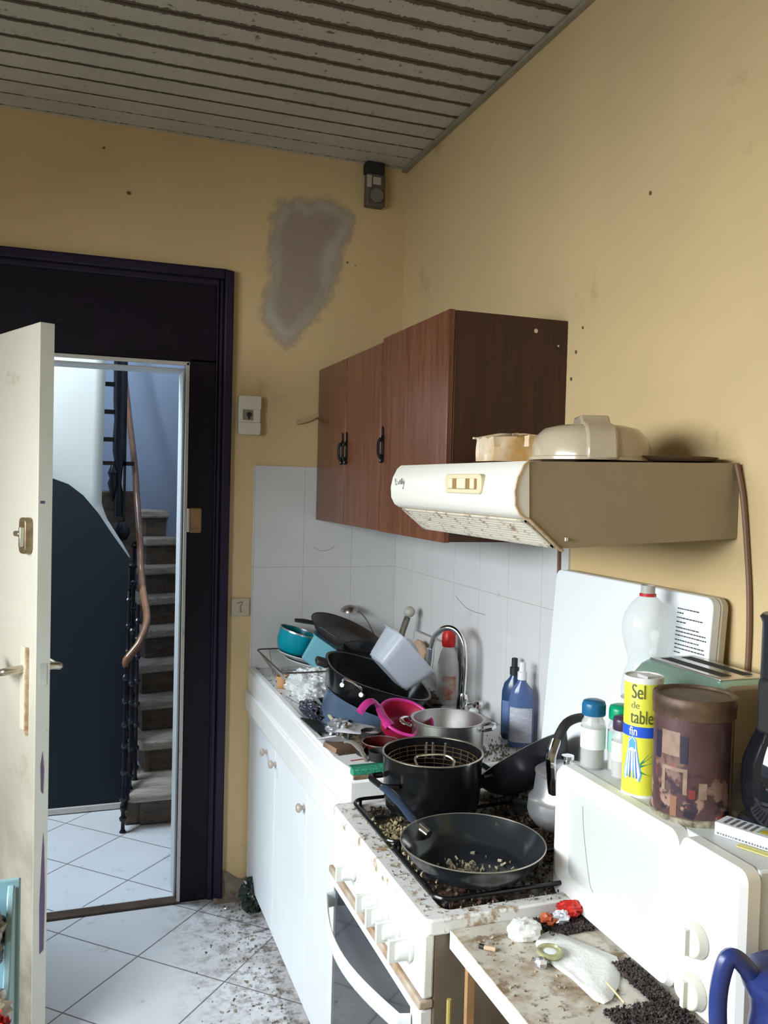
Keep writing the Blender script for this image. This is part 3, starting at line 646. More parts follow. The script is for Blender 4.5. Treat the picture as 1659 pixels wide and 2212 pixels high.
# ================================================================ STOVE
SA, SB = -1.362, -1.953
t = thing('stove', 'dirty white gas stove with lid standing open, between sink and table', 'stove', (-.35, -1.66, 0))
mb = MB(); mb.box(-.640, -.06, SA-.004, SB+.004, .10, .825); mb.box(-.60, -.08, SA-.02, SB+.02, 0, .10); mb.build('body', mat('stove_side', (.17, .14, .105), .5, var=.15, vscale=8, dirt=((.16, .09, .05), .2, 12)), t, bevel=.003)
mb = MB()
o4 = rrect(-.355, (SA+SB)/2, .612, abs(SB-SA)+.004, .016, 4); i4 = rrect(-.338, (SA+SB)/2, .548, .535, .02, 4)
mb.ring(o4, i4, .822, .852, 'z'); tp = mb.build('hob_rim', m_wdirty, t, bevel=.004)
mb = MB(); mb.box(-.62, -.07, SB+.02, SA-.02, .822, .836); mb.build('hob_tray', mat('burnt_hob', (.055, .035, .022), .45, var=1, col2=(.32, .27, .21), vscale=11, dirt=[((.02, .014, .01), .5, 9), ((.30, .14, .05), .25, 22)], bump=.5, bscale=60), t)
def cup_profile(): return [(0, 0), (.020, 0), (.022, .010), (.020, .014), (.038, .016), (.040, .022), (.034, .026), (0, .027)]
for bxx, byy, s in ((-.48, -1.51, 1.0), (-.22, -1.50, .8), (-.48, -1.80, .85), (-.22, -1.80, 1.1)):
    mb = MB(); mb.lathe([(r*s, z*.9) for r, z in cup_profile()], (bxx, byy, .834), 24); mb.build('burner', m_blackm, t)
mb = MB(); mb.box(-.662, -.640, SA-.002, SB+.002, .706, .826); mb.build('control_panel', mat('panel_enamel', (.80, .80, .76), .25), t, bevel=.005)
kn = [(-1.545, .764, .95), (-1.690, .766, 1.02), (-1.752, .767, 1.05), (-1.815, .768, 1.08), (-1.885, .768, 1.18)]
for y_, z_, s in kn:
    mb = MB(); mb.lathe([(0, 0), (.019*s, 0), (.020*s, .006), (.017*s, .009), (.015*s, .028), (.013*s, .031), (0, .031)], (0, 0, 0), 20, M=T((-.662, y_, z_), (0, -PI/2, 0)))
    mb.box(-.705, -.668, y_-.004*s, y_+.004*s, z_-.018*s, z_+.018*s); mb.build('control_knob', mat('knob_plastic', (.72, .74, .70), .35, dirt=((.42, .32, .18), .2, 40)), t, bevel=.001)
mb = MB(); mb.box(-.668, -.640, SA-.002, SB+.002, .688, .704); mb.build('door_trim', mat('grease_trim', (.52, .44, .36), .4, var=.4, vscale=12, col2=(.34, .22, .13), dirt=((.06, .03, .02), .12, 25)), t, bevel=.003)
mb = MB(); yz = [(SA-.006, .13), (SB+.006, .13), (SB+.006, .684), (SA-.006, .684)]; iy = [(SA-.03, .20), (SB+.055, .20), (SB+.055, .665), (SA-.03, .665)]
mb.ring(yz, iy, -.664, -.640, 'x'); od = mb.build('oven_door', m_white, t, bevel=.003)
mb = MB(); mb.box(-.660, -.645, SA-.03, SB+.055, .20, .665); mb.build('oven_glass', mat('oven_glass', (.020, .022, .025), .05, spec=.6), od)
hp = [Vector((-.664, SA-.045, .640))]+[Vector((-.686-.042*math.sin(PI*i/16), SA-.050-(abs(SB-SA)-.10)*i/16, .640)) for i in range(17)]+[Vector((-.666, SB+.044, .640))]
mb = MB(); mb.tube(hp, .019, 12, flat=.28, up=(1, 0, 0))
mb.build('oven_handle', mat('handle_white', (.78, .83, .86), .3), od)
mb = MB(); mb.prism(rrect((SA+SB)/2+.006, .635*.5+.855+.245-.32+.0, abs(SB-SA)-.01, .535, .03), 0, .018, 'x', M=T((-.105, 0, .30+.0), (0, 0, 0)) )
# lid standing up, leaning slightly back against the wall
lid = MB(); Ml = T((-.080, 0, .850), (0, math.radians(4.0), 0))
lid.prism(rrect((SA+SB)/2+.008, .285, .602, .57, .022), -.010, .012, 'x', Ml)
L_ = lid.build('lid', mat('lid_enamel', (.80, .83, .84), .2), t, bevel=.003)
mb = MB(); mb.prism(rrect((SA+SB)/2+.008, .285, .604, .572, .022), .0122, .030, 'x', Ml); mb.build('lid_back', mat('yellowed_edge', (.50, .45, .33), .5), L_, bevel=.003)
mb = MB()
R = random.Random(4)
yL, yR = -1.846, -1.940
zs = [.536, .527, .517, .508, .496, .488, .480, .470, .461, .453, .444]
for i, z in enumerate(zs):
    a_ = yL; ln = (.66, .18, .75, .3, .62, .9, .95, .7, .9, .92, .2)[i]*.100
    y_ = a_
    while y_ > a_-ln:
        w_ = R.uniform(.003, .010); mb.box(-.0106, -.0102, y_, y_-w_, z-.0012, z+.0012, Ml); y_ -= w_+.0016
mb.build('printed_notice', m_text, L_)
for yy in (SA-.10, SB+.10): mb = MB(); mb.tube([(-.075, yy-.02, .858), (-.075, yy+.02, .858)], .010, 10); mb.build('lid_hinge', m_steel, t)
# pan grates (black wire frames)
def grate(cy):
    g = thing('pan_grate', 'x', 'pan support', (-.35, cy, .845)); hw, hh = .268, .1315
    mb = MB(); mb.tube([(x, y, .866) for x, y in rrect(-.352, cy, hw*2, hh*2, .03, 4)], .0045, 8, closed=True); mb.build('outer_frame', m_black, g)
    for cx in (-.48, -.22):
        for a_ in (0, 90, 180, 270):
            c, s_ = math.cos(math.radians(a_)), math.sin(math.radians(a_)); e = (.132 if abs(c) > .5 else hh)
            mb = MB(); mb.tube([(cx+c*.035, cy+s_*.035, .872), (cx+c*(e-.004), cy+s_*(e-.004), .868)], .0045, 6); mb.build('finger', m_black, g)
    for sx in (-1, 1):
        for sy in (-1, 1): mb = MB(); mb.tube([(-.352+sx*(hw-.02), cy+sy*(hh-.006), .866), (-.352+sx*(hw-.02), cy+sy*(hh-.006), .838)], .0045, 6); mb.build('foot', m_black, g)
    return g
grate(-1.517)['label'] = 'black wire pan support on the hob under the fryer pot'
grate(-1.785)['label'] = 'black wire pan support on the hob under the frying pan'
for o in [q for q in bpy.data.objects if q.name.startswith('pan_grate')]: o['group'] = 'pan supports on the hob'
mb = MB(); R = random.Random(9)
for i in range(2400):
    x, y = R.uniform(-.605, -.10), R.uniform(SB+.028, SA-.028)
    mb.chip((x, y, .838+R.uniform(0, .008)), R.choice([.0015, .002, .003, .004]), R)
tag(mb.build('burnt_crumbs', mat('burnt_crumb', (.030, .016, .010), .6, var=1, col2=(.13, .07, .04), vscale=30), smooth=False), 'burnt brown food crumbs spilled over the hob tray', 'crumbs', kind='stuff')
mb = MB()
for i in range(420):
    x, y = R.gauss(-.560, .022), R.gauss(-1.60, .06); mb.chip((x, y, .841+R.uniform(0, .010)), R.choice([.002, .003, .0045]), R)
tag(mb.build('rice_crumbs', mat('rice_crumb', (.55, .46, .27), .6, var=.5, vscale=40), smooth=False), 'yellowish rice crumbs on the front left of the hob', 'crumbs', kind='stuff')
mb = MB()
for i in range(130):
    if R.random() < .7: x, y = R.uniform(-.655, -.615), R.uniform(SB+.01, SA-.02)
    else: x, y = R.uniform(-.62, -.30), R.uniform(SB+.004, SB+.03)
    mb.chip((x, y, .8535), R.choice([.001, .0015, .0025]), R)
tag(mb.build('grease_specks', mat('grease_speck', (.14, .09, .06), .6, var=1, col2=(.4, .35, .3), vscale=50), smooth=False), 'dark greasy specks along the white edge of the hob', 'crumbs', kind='stuff')

# --- cookware on the hob
t = thing('frying_pan', 'black non-stick frying pan with food scraps, front of the hob', 'frying pan', (-.513, -1.83, .8765))
c = (-.509, -1.826, .8765)
mb = MB(); mb.lathe([(0, .0), (.098, .0), (.112, .008), (.130, .030), (.142, .052), (.1435, .052), (.1315, .026), (.113, .004+.003), (.10, .003), (0, .003)][:5]+[(.1445, .053), (.141, .053), (.128, .031), (.110, .011), (.096, .0045), (0, .004)], c, 64); mb.build('pan_body', m_nonstick, t, angle=50)
mb = MB(); mb.tube([(c[0]+.1432*math.cos(a_), c[1]+.1432*math.sin(a_), c[2]+.053) for a_ in [2*PI*i/64 for i in range(64)]], .0014, 6, closed=True); mb.build('pan_rim', mat('pan_rim', (.50, .46, .38), .3, metal=.8), t)
hpth = smooth_path([(-.572, -1.700, .915), (-.583, -1.676, .930), (-.592, -1.650, .945), (-.600, -1.625, .955), (-.607, -1.598, .962), (-.611, -1.575, .962)], 5)
mb = MB(); mb.tube(hpth, [.008]*4+[.011]*8+[.0125]*(len(hpth)-14)+[.010, .005], 10, flat=.55, up=(0, 0, 1)); mb.build('pan_handle', mat('blue_black_handle', (.03, .045, .08), .25), t)
mb = MB(); mb.tube([(-.560, -1.722, .905), (-.578, -1.690, .918)], .012, 10); mb.build('handle_bracket', m_chrome, t)
mb = MB(); R = random.Random(21)
for i in range(120):
    a_, r_ = R.uniform(0, 2*PI), abs(R.gauss(0, .042)); mb.chip((c[0]-.012+r_*math.cos(a_)*1.1, c[1]-.02+r_*math.sin(a_), c[2]+.006), R.choice([.0012, .002, .003, .0045]), R)
tag(mb.build('food_scraps', mat('food_scrap', (.42, .36, .22), .6, var=1, col2=(.16, .14, .11), vscale=60), smooth=False), 'pale food scraps in the bottom of the frying pan', 'food', kind='stuff')
t = thing('fryer_pot', 'large black pot with frying basket inside, rear left of the hob', 'pot', (-.462, -1.505, .8765)); c = (-.462, -1.505, .8765)
mb = MB(); mb.lathe([(0, 0), (.098, 0), (.108, .006), (.113, .03), (.117, .126), (.120, .128), (.120, .131), (.1135, .131), (.110, .03), (.100, .006), (0, .005)], c, 56); mb.build('pot_body', m_black, t, angle=50)
mb = MB(); mb.tube([(c[0]+.117*math.cos(a_), c[1]+.117*math.sin(a_), c[2]+.131) for a_ in [2*PI*i/56 for i in range(56)]], .0025, 6, closed=True); mb.build('pot_rim', m_rim, t)
for a_ in (PI*1.03, 0):
    ca, sa = math.cos(a_), math.sin(a_)
    pts = [(c[0]+ca*.113-sa*s_*.045, c[1]+sa*.113+ca*s_*.045, c[2]+.072) for s_ in (-1,)]
    pts = smooth_path([(c[0]+ca*.110-sa*-.045, c[1]+sa*.110+ca*-.045, c[2]+.075), (c[0]+ca*.142-sa*-.035, c[1]+sa*.142+ca*-.035, c[2]+.077), (c[0]+ca*.146, c[1]+sa*.146, c[2]+.077), (c[0]+ca*.142-sa*.035, c[1]+sa*.142+ca*.035, c[2]+.077), (c[0]+ca*.110-sa*.045, c[1]+sa*.110+ca*.045, c[2]+.075)], 5)
    mb = MB(); mb.tube(pts, .007, 8); mb.build('side_handle', m_black, t)
bk = thing('frying_basket', 'wire frying basket with folded bail handle inside the black pot', 'basket', (c[0], c[1], c[2]+.01))
mb = MB()
for i in range(9):
    r_ = .1065-.0008*(8-i)**1.35; z = c[2]+.030+i*.0104
    mb.tube([(c[0]+r_*math.cos(a_), c[1]+r_*math.sin(a_), z) for a_ in [2*PI*k/40 for k in range(40)]], .0011, 5, closed=True)
for r_ in (.02, .04, .06, .08): mb.tube([(c[0]+r_*math.cos(a_), c[1]+r_*math.sin(a_), c[2]+.018) for a_ in [2*PI*k/32 for k in range(32)]], .0010, 5, closed=True)
for k in range(28):
    a_ = 2*PI*k/28; mb.tube([(c[0]+.095*math.cos(a_), c[1]+.095*math.sin(a_), c[2]+.019), (c[0]+.1065*math.cos(a_), c[1]+.1065*math.sin(a_), c[2]+.115)], .0010, 5)
    if k % 2 == 0: mb.tube([(c[0], c[1], c[2]+.018), (c[0]+.095*math.cos(a_), c[1]+.095*math.sin(a_), c[2]+.018)], .0010, 5)
mb.build('wire_mesh', mat('greasy_wire', (.33, .22, .14), .35, metal=.8), bk)
mb = MB(); hh = [(-.055, -.070, .060), (-.052, -.058, .085), (-.058, -.045, .098), (-.050, -.020, .106), (-.015, -.018, .108), (.020, -.024, .106), (.034, -.046, .099), (.026, -.060, .084), (.026, -.072, .060)]
mb.tube(smooth_path([(c[0]+x, c[1]+y, c[2]+z) for x, y, z in [(a_, b_, c_+.022) for a_, b_, c_ in hh]], 6), .0028, 8); mb.build('bail_handle', mat('bail_wire', (.72, .66, .52), .2, metal=.9), bk)
for x, y in ((.018, .080), (.032, .074), (.06, .062)): mb = MB(); mb.tube([(c[0]+x, c[1]+y, c[2]+.09), (c[0]+x, c[1]+y, c[2]+.128)], .0028, 6); mb.build('hook', MATS['bail_wire'], bk)
t = thing('wok', 'black wok resting at the back of the hob', 'wok', (-.200, -1.535, .915), (math.radians(-36), math.radians(-20), 0))
mb = MB(); mb.lathe([(0, 0), (.045, 0), (.08, .012), (.108, .036), (.126, .070), (.128, .070), (.108, .034), (.08, .014), (.045, .003), (0, .003)], (0, 0, 0), 48); mb.build('wok_body', mat('wok_steel', (.012, .012, .016), .35), t, world=False, angle=60)
mb = MB(); mb.tube([(.127*math.cos(a_), .127*math.sin(a_), .0705) for a_ in [2*PI*k/48 for k in range(48)]], .0011, 5, closed=True); mb.build('wok_rim', m_rim, t, world=False)
c = (-.212, -1.690, .8765)
t = thing('stovetop_steamer', 'shiny stepped aluminium pot behind the left end of the microwave', 'pot', c)
mb = MB(); mb.lathe([(0, 0), (.062, 0), (.072, .006), (.084, .022), (.087, .034), (.085, .060), (.079, .064), (.074, .075), (.070, .110), (.069, .118), (0, .118)], c, 40); mb.build('pot_body', m_alu, t, angle=40)
mb = MB(); mb.lathe([(.071, .116), (.072, .122), (.060, .130), (.02, .136), (0, .137)], c, 40); mb.build('pot_lid', m_alu, t)
mb = MB(); mb.lathe([(0, .134), (.009, .136), (.008, .146), (.014, .15), (.014, .158), (0, .160)], c, 20); mb.build('lid_knob', m_chrome, t)
hp = smooth_path([(c[0]-.058, c[1]-.035, c[2]+.09), (c[0]-.066, c[1]-.040, c[2]+.14), (c[0]-.068, c[1]-.042, c[2]+.175), (c[0]-.050, c[1]-.030, c[2]+.205)], 6)
mb = MB(); mb.tube(hp, .009, 8, flat=1.6, up=(0, 1, 0)); hb = mb.build('handle_bracket', m_chrome, t)
hp = smooth_path([(c[0]-.052, c[1]-.032, c[2]+.200), (c[0]-.02, c[1]-.022, c[2]+.238), (c[0]+.03, c[1]-.01, c[2]+.245), (c[0]+.07, c[1], c[2]+.23)], 5)
mb = MB(); mb.tube(hp, .012, 10, flat=.8); mb.build('black_grip', m_blackm, t)

# ================================================================ TABLE AND MICROWAVE
TZ = .830
t = thing('side_table', 'dirty white table top beside the stove under the microwave', 'table', (-.3, -2.45, 0))
m_tab = mat('stained_table', (.60, .56, .48), .5, var=.2, vscale=7, dirt=[((.36, .28, .19), .46, 9), ((.22, .15, .09), .36, 17), ((.10, .065, .045), .24, 40)])
mb = MB(); mb.box(-.612, -.012, -1.957, -3.02, TZ-.033, TZ); mb.build('table_top', m_tab, t)
mb = MB(); mb.box(-.6135, -.612, -1.957, -3.02, TZ-.033, TZ-.001); mb.build('edge_band', mat('table_edge', (.80, .79, .73), .45), t)
for x, y in ((-.585, -2.98), (-.04, -1.99), (-.04, -2.98)): mb = MB(); mb.box(x-.018, x+.018, y-.018, y+.018, 0, TZ-.033); mb.build('leg', mat('table_leg', (.30, .20, .12), .6), t, bevel=.002)
mb = MB(); mb.box(-.594, -.580, -1.995, -1.983, 0, TZ-.034); tag(mb.build('wooden_batten', mat('pale_batten', (.42, .24, .11), .6, var=.3, vscale=20)), 'thin upright wooden batten under the table edge', 'batten')
mb = MB(); mb.tube([(-.622, -1.975, 0), (-.620, -1.975, .715)], .0045, 8); tag(mb.build('broom_handle', mat('yellow_stick', (.42, .34, .10), .4)), 'thin yellow stick standing beside the stove under the table', 'stick')
MZ0, MZ1 = .838, 1.090
t = thing('microwave', 'white microwave oven with two dials on the dirty table', 'microwave', (-.18, -2.14, TZ))
MA, MBB = -1.885, -2.395
mb = MB(); mb.box(-.330, -.014, MA-.004, MBB+.004, MZ0, MZ1); mb.build('casing', m_mwside, t, bevel=.004)
for x in (-.30, -.06):
    for y in (MA-.05, MBB+.05): mb = MB(); mb.lathe([(0, 0), (.010, 0), (.012, .008), (0, .008)], (x, y, TZ), 12); mb.build('foot', m_blackm, t)
YS = -2.246
bot = lambda y: MZ0-.004
cy_, wy = (MA+YS)/2+.002, abs(YS-MA)
outer = rrect(cy_, (MZ0+MZ1)/2-.001, wy, MZ1-MZ0+.006, .022, 5); inner = rrect(cy_+.010, (MZ0+MZ1)/2+.001, wy-.042, .186, .016, 5)
def door_frame():
    mb = MB(); n = len(outer)
    def sh(p, x): return (x, p[0], p[1])
    rings = [[sh(p, -.330) for p in outer], [sh(p, -.352) for p in outer]]
    ins = rrect(cy_, (MZ0+MZ1)/2-.001, wy-.012, MZ1-MZ0-.006, .018, 5); rings.append([sh(p, -.362) for p in ins]); rings.append([sh(p, -.362) for p in inner]); rings.append([sh(p, -.344) for p in rrect(cy_+.004, (MZ0+MZ1)/2+.001, wy-.078, .172, .014, 5)])
    vs = [v for r in rings for v in r]; fs = []
    for r in range(len(rings)-1):
        for i in range(n): j = (i+1) % n; fs.append((r*n+i, r*n+j, (r+1)*n+j, (r+1)*n+i))
    mb.add(vs, fs); return mb
dm = door_frame().build('oven_door', m_mw, t, angle=30)
mb = MB(); mb.prism(rrect(cy_+.004, (MZ0+MZ1)/2+.001, wy-.074, .176, .014, 5), -.3455, -.335, 'x'); wp = mb.build('window_panel', m_mwwin, dm)
mb = MB(); mb.tube(smooth_path([(-.346, MA-.075, 1.030), (-.346, MA-.082, .98), (-.346, MA-.105, .90), (-.346, MA-.118, .884)], 6), .0008, 5); mb.build('crease', mat('grey_line', (.35, .36, .35), .5), wp)
mb = MB(); pc = (YS+MBB)/2
n_o = rrect(pc-.001, (MZ0+MZ1)/2-.001, abs(MBB-YS)-.004, MZ1-MZ0+.006, .018, 5); n_i = rrect(pc-.001, (MZ0+MZ1)/2-.001, abs(MBB-YS)-.018, MZ1-MZ0-.008, .014, 5)
vs = [(-.330, p[0], p[1]) for p in n_o]+[(-.352, p[0], p[1]) for p in n_o]+[(-.362, p[0], p[1]) for p in n_i]; n = len(n_o); fs = [tuple(range(2*n, 3*n))]
for r in range(2):
    for i in range(n): j = (i+1) % n; fs.append((r*n+i, r*n+j, (r+1)*n+j, (r+1)*n+i))
mb.add(vs, fs); pn = mb.build('control_panel', m_mw, t, angle=30)
for z_ in (.952, .872):
    mb = MB(); mb.lathe([(0, 0), (.026, 0), (.027, .004), (.024, .016), (.021, .018), (0, .018)], (0, 0, 0), 30, M=T((-.362, -2.305, z_), (0, -PI/2, 0)))
    mb.box(-.388, -.378, -2.309, -2.301, z_-.020, z_+.020); mb.build('dial', m_mwdial, pn, bevel=.001)

# rubbish on the table
def flat_poly(pts, z, thick, amp, seed, name, m):
    R = random.Random(seed); cx = sum(p[0] for p in pts)/len(pts); cy = sum(p[1] for p in pts)/len(pts); n = len(pts); vs = []; fs = []
    for q in (1, .66, .33):
        for p in pts: vs.append((cx+(p[0]-cx)*q, cy+(p[1]-cy)*q, z+R.uniform(0, amp)))
    vs.append((cx, cy, z+amp)); 
    for r in range(2):
        for i in range(n): j = (i+1) % n; fs.append((r*n+i, r*n+j, (r+1)*n+j, (r+1)*n+i))
    for i in range(n): fs.append((2*n+i, 2*n+(i+1) % n, 3*n))
    mb = MB(); mb.add(vs, fs); o = mb.build(name, m, angle=70); s_ = o.modifiers.new('thick', 'SOLIDIFY'); s_.thickness = thick; s_.offset = 1; return o
m_paper = mat('white_paper', (.84, .84, .80), .7, var=.06, vscale=20, bump=.3, bscale=70)
sheet = [(-.475, -2.028), (-.448, -2.020), (-.430, -2.032), (-.405, -2.085), (-.380, -2.130), (-.392, -2.160), (-.425, -2.200), (-.462, -2.235), (-.478, -2.236), (-.486, -2.222), (-.492, -2.170), (-.498, -2.120), (-.500, -2.080), (-.492, -2.050)]
tag(flat_poly(sheet, TZ+.001, .0012, .006, 3, 'paper_towel', m_paper), 'crumpled white paper sheet lying on the table before the microwave', 'paper')
mb = MB(); mb.crumple((-.497, -2.018, TZ+.014), (.032, .026, .018), seed=12, amp=.22, n=12, freq=1.5); tag(mb.build('paper_tissue', m_paper, angle=15), 'small white wadded tissue on the table near the stove', 'tissue')
t = thing('jar_lid', 'small round glass-like lid on the white paper sheet', 'lid', (-.488, -2.092, TZ+.008))
mb = MB(); mb.lathe([(0, 0), (.020, 0), (.0225, .003), (.022, .008), (.019, .009), (.017, .006), (0, .005)], (-.488, -2.092, TZ+.007), 30); mb.build('lid_disc', mat('olive_glass', (.42, .42, .22), .15, metal=.3), t)
mb = MB(); mb.lathe([(0, .0052), (.011, .0058), (0, .0075)], (-.488, -2.092, TZ+.007), 24); mb.build('lid_centre', mat('pale_centre', (.80, .83, .83), .2), t)
mb = MB(); mb.blob((-.519, -2.112, TZ+.007), (.011, .012, .008), seed=31, amp=.5, n=6); tag(mb.build('foil_scrap', mat('foil', (.7, .7, .74), .25, metal=.9), angle=5), 'tiny crumpled foil ball left of the round lid', 'foil')
mb = MB(); mb.tube([(-.590, -2.028, TZ+.005), (-.584, -2.034, TZ+.005)], .0045, 10); bt = mb.build('cigarette_ash', m_blackm)
t = thing('cigarette_butt', 'short burnt cigarette butt near the front edge of the table', 'cigarette butt', (-.585, -2.035, TZ)); bt.parent = t; bt.location = -t.location
mb = MB(); mb.tube([(-.584, -2.034, TZ+.0045), (-.568, -2.046, TZ+.0045)], .004, 10); mb.build('cigarette_filter', mat('filter_tan', (.60, .42, .27), .7), t)
t = thing('sweet_wrapper', 'shiny red and white wrapper between stove and microwave', 'wrapper', (-.395, -1.985, TZ))
mb = MB(); mb.crumple((-.385, -1.985, TZ+.020), (.026, .018, .014), seed=41, amp=.32, n=14, freq=1.6); mb.build('red_foil', mat('red_foil', (.65, .03, .02), .22, metal=.3), t, angle=10)
mb = MB(); mb.crumple((-.410, -1.998, TZ+.014), (.016, .012, .012), seed=44, amp=.5, n=10); mb.build('white_foil', mat('foil2', (.75, .76, .82), .25, metal=.5), t, angle=10)
mb = MB(); mb.crumple((-.430, -1.990, TZ+.009), (.015, .018, .009), seed=46, amp=.5, n=10); tag(mb.build('orange_peel', mat('orange_peel', (.42, .09, .03), .5)), 'small orange-red peel left of the red wrapper', 'peel')
mb = MB(); R = random.Random(17)
for i in range(7000):
    if i < 1800: x, y = R.uniform(-.45, -.36), R.uniform(-2.035, -1.968)
    else:
        y = R.uniform(-2.42, -2.14); x = R.uniform(-.49+(.0 if y < -2.25 else .09), -.362)
    mb.chip((x, y, TZ+R.uniform(.0005, .005)), R.choice([.0008, .0012, .0016, .0026]), R)
tag(mb.build('tobacco_ash', mat('ash_dark', (.016, .011, .011), .7, var=1, col2=(.075, .05, .045), vscale=45), smooth=False), 'dark loose ash and tobacco crumbs on the table around the microwave', 'ash', kind='stuff')
mb = MB()
for i in range(350):
    x, y = R.uniform(-.60, -.42), R.uniform(-2.5, -2.0); mb.chip((x, y, TZ+.001), R.choice([.0008, .0013, .002]), R)
tag(mb.build('table_crumbs', mat('crumb_brown', (.20, .13, .08), .7, var=1, col2=(.5, .42, .3), vscale=40), smooth=False), 'brown crumbs scattered over the front of the table', 'crumbs', kind='stuff')
mb = MB(); mb.tube([(-.452, -2.205, TZ+.016), (-.458, -2.262, TZ+.016)], .0016, 6); tag(mb.build('matchstick', mat('match_wood', (.66, .52, .30), .6)), 'pale matchstick lying in the dark ash', 'matchstick')

# blue jug
c = (-.352, -2.472, TZ+.001)
t = thing('blue_jug', 'blue plastic jug with handle and lid, at the table front', 'jug', c); m_blue = mat('blue_plastic', (.028, .045, .19), .28, var=.1, vscale=9)
mb = MB(); mb.lathe([(r_, z_*.86) for r_, z_ in [(0, 0), (.046, 0), (.050, .006), (.052, .05), (.049, .09), (.046, .12), (.050, .145), (.058, .160), (.061, .172), (.058, .176), (.056, .172), (0, .172)]], c, 40); mb.build('jug_body', m_blue, t, angle=50)
mb = MB(); mb.lathe([(r_, z_*.86) for r_, z_ in [(.060, .174), (.061, .180), (.054, .186), (.048, .192), (.020, .196), (0, .196)]], c, 40); mb.build('jug_lid', m_blue, t, angle=40)
hd_ = Vector((-.97, .24, 0)).normalized()
def hq(r, z): return (c[0]+hd_.x*r, c[1]+hd_.y*r, c[2]+z)
hp = smooth_path([hq(.052, .158), hq(.070, .178), hq(.086, .182), hq(.096, .150), hq(.098, .11), hq(.092, .065), hq(.076, .030), hq(.048, .020)], 6)
mb = MB(); mb.tube(hp, .011, 10, flat=1.1); mb.build('jug_handle', m_blue, t)

# ---- on top of the microwave
def shaker(c, r, h, capc, glass, cont, label_m, name_label, capr=None, caph=.030, fill=.045, cat='spice jar'):
    t = thing('spice_jar', name_label, cat, c, group=None)
    mb = MB(); mb.lathe([(0, 0), (r-.002, 0), (r, .003), (r, h*.62), (r*.95, h*.68), (r*.80, h*.73), (r*.80, h*.80), (r*.76, h*.80), (r*.76, h*.73), (r*.90, h*.66), (r-.0018, h*.6), (r-.0018, .004), (0, .003)], c, 28); mb.build('glass_body', glass, t, angle=50)
    mb = MB(); mb.lathe([(0, .0035), (r-.0026, .0035), (r-.0026, fill), (r*.5, fill+.004), (0, fill+.002)], c, 24); mb.build('spice', cont, t)
    mb = MB(); mb.lathe([(r+.0004, h*.30), (r+.0006, h*.30), (r+.0006, h*.60), (r+.0004, h*.60)], c, 28, closed=True); lb = mb.build('paper_label', label_m, t)
    cr = capr or r*.98
    mb = MB(); mb.lathe([(0, h*.78), (cr*.97, h*.78), (cr, h*.80), (cr, h*.93), (cr*.9, h*.98), (cr*.6, h), (0, h)], c, 28); mb.build('cap', capc, t, angle=50)
    return t
g_clear = mat('clear_glass', (.86, .88, .86), .06, alpha=.33, spec=.6)
shaker((-.303, -1.922, MZ1), .0235, .133, mat('blue_cap', (.012, .12, .26), .3), g_clear, mat('pepper', (.16, .14, .12), .8, var=.5, vscale=90), mat('label_white', (.78, .80, .80), .5, dirt=((.35, .30, .15), .15, 60)), 'glass spice jar with blue cap, leftmost on the microwave')
shaker((-.262, -1.952, MZ1), .0230, .128, mat('green_cap', (.0, .30, .13), .3), g_clear, mat('tan_spice', (.45, .33, .22), .8), mat('label_green', (.26, .50, .42), .5), 'glass spice jar with green cap on the microwave', caph=.03, fill=.05)
shaker((-.285, -1.992, MZ1), .0190, .118, mat('dark_cap', (.05, .03, .06), .3), g_clear, mat('pink_spice', (.42, .32, .29), .8), mat('label_pale', (.72, .66, .62), .5, dirt=((.3, .2, .2), .2, 70)), 'small spice jar with dark cap, half hidden behind the yellow salt tube', fill=.055)
# text helper
def text_mesh(s, size, warp, name, m, parent, bold=0, xs=1.0):
    cu = bpy.data.curves.new(name, 'FONT'); cu.body = s; cu.size = size; cu.align_x = 'LEFT'; cu.resolution_u = 4; cu.offset = bold
    o = bpy.data.objects.new(name, cu); COL.objects.link(o); bpy.context.view_layer.update()
    me = bpy.data.meshes.new_from_object(o.evaluated_get(bpy.context.evaluated_depsgraph_get())); COL.objects.unlink(o); bpy.data.objects.remove(o)
    Mi = PLACE[parent.name].inverted()
    for v in me.vertices: v.co = Mi @ Vector(warp(v.co.x*xs, v.co.y))
    me.materials.clear(); me.materials.append(m); q = bpy.data.objects.new(name, me); COL.objects.link(q); q.parent = parent; PLACE[q.name] = PLACE[parent.name]; return q
# salt canister
c = (-.297, -2.067, MZ1); r = .0335; hS = .212
t = thing('salt_canister', 'yellow cardboard salt tube lettered Sel de table fin', 'salt canister', c)
view_ang = math.atan2(CAM.y-c[1], CAM.x-c[0])
mb = MB(); mb.lathe([(0, .002), (r, .002), (r, hS-.006), (r-.001, hS-.004), (0, hS-.004)], c, 48); mb.build('cardboard_tube', mat('yellow_card', (.74, .72, .06), .45), t, angle=50)
for z0_, z1_ in ((0, .005), (hS-.010, hS)): mb = MB(); mb.lathe([(r-.001, z0_), (r+.0008, z0_), (r+.0008, z1_), (r-.001, z1_)], c, 48, closed=True); mb.build('end_ring', mat('white_ring', (.80, .80, .77), .4), t)
mb = MB(); mb.lathe([(0, hS-.003), (r-.002, hS-.003), (r-.002, hS-.002), (0, hS-.002)], c, 40); mb.box(c[0]-.012, c[0]+.012, c[1]-.026, c[1]+.004, c[2]+hS-.002, c[2]+hS+.003); mb.build('pouring_lid', mat('lid_silver', (.66, .66, .66), .3, metal=.3), t)
def cyl(c, r, a0, off=.0006):
    def W(x, z): a = a0 + x/r; return (c[0]+(r+off)*math.cos(a), c[1]+(r+off)*math.sin(a), c[2]+z)
    return W
left = view_ang - math.radians(48)
Wt = lambda dx, dz: (lambda x, y: cyl(c, r, left, .0013)(x+dx, y+dz))
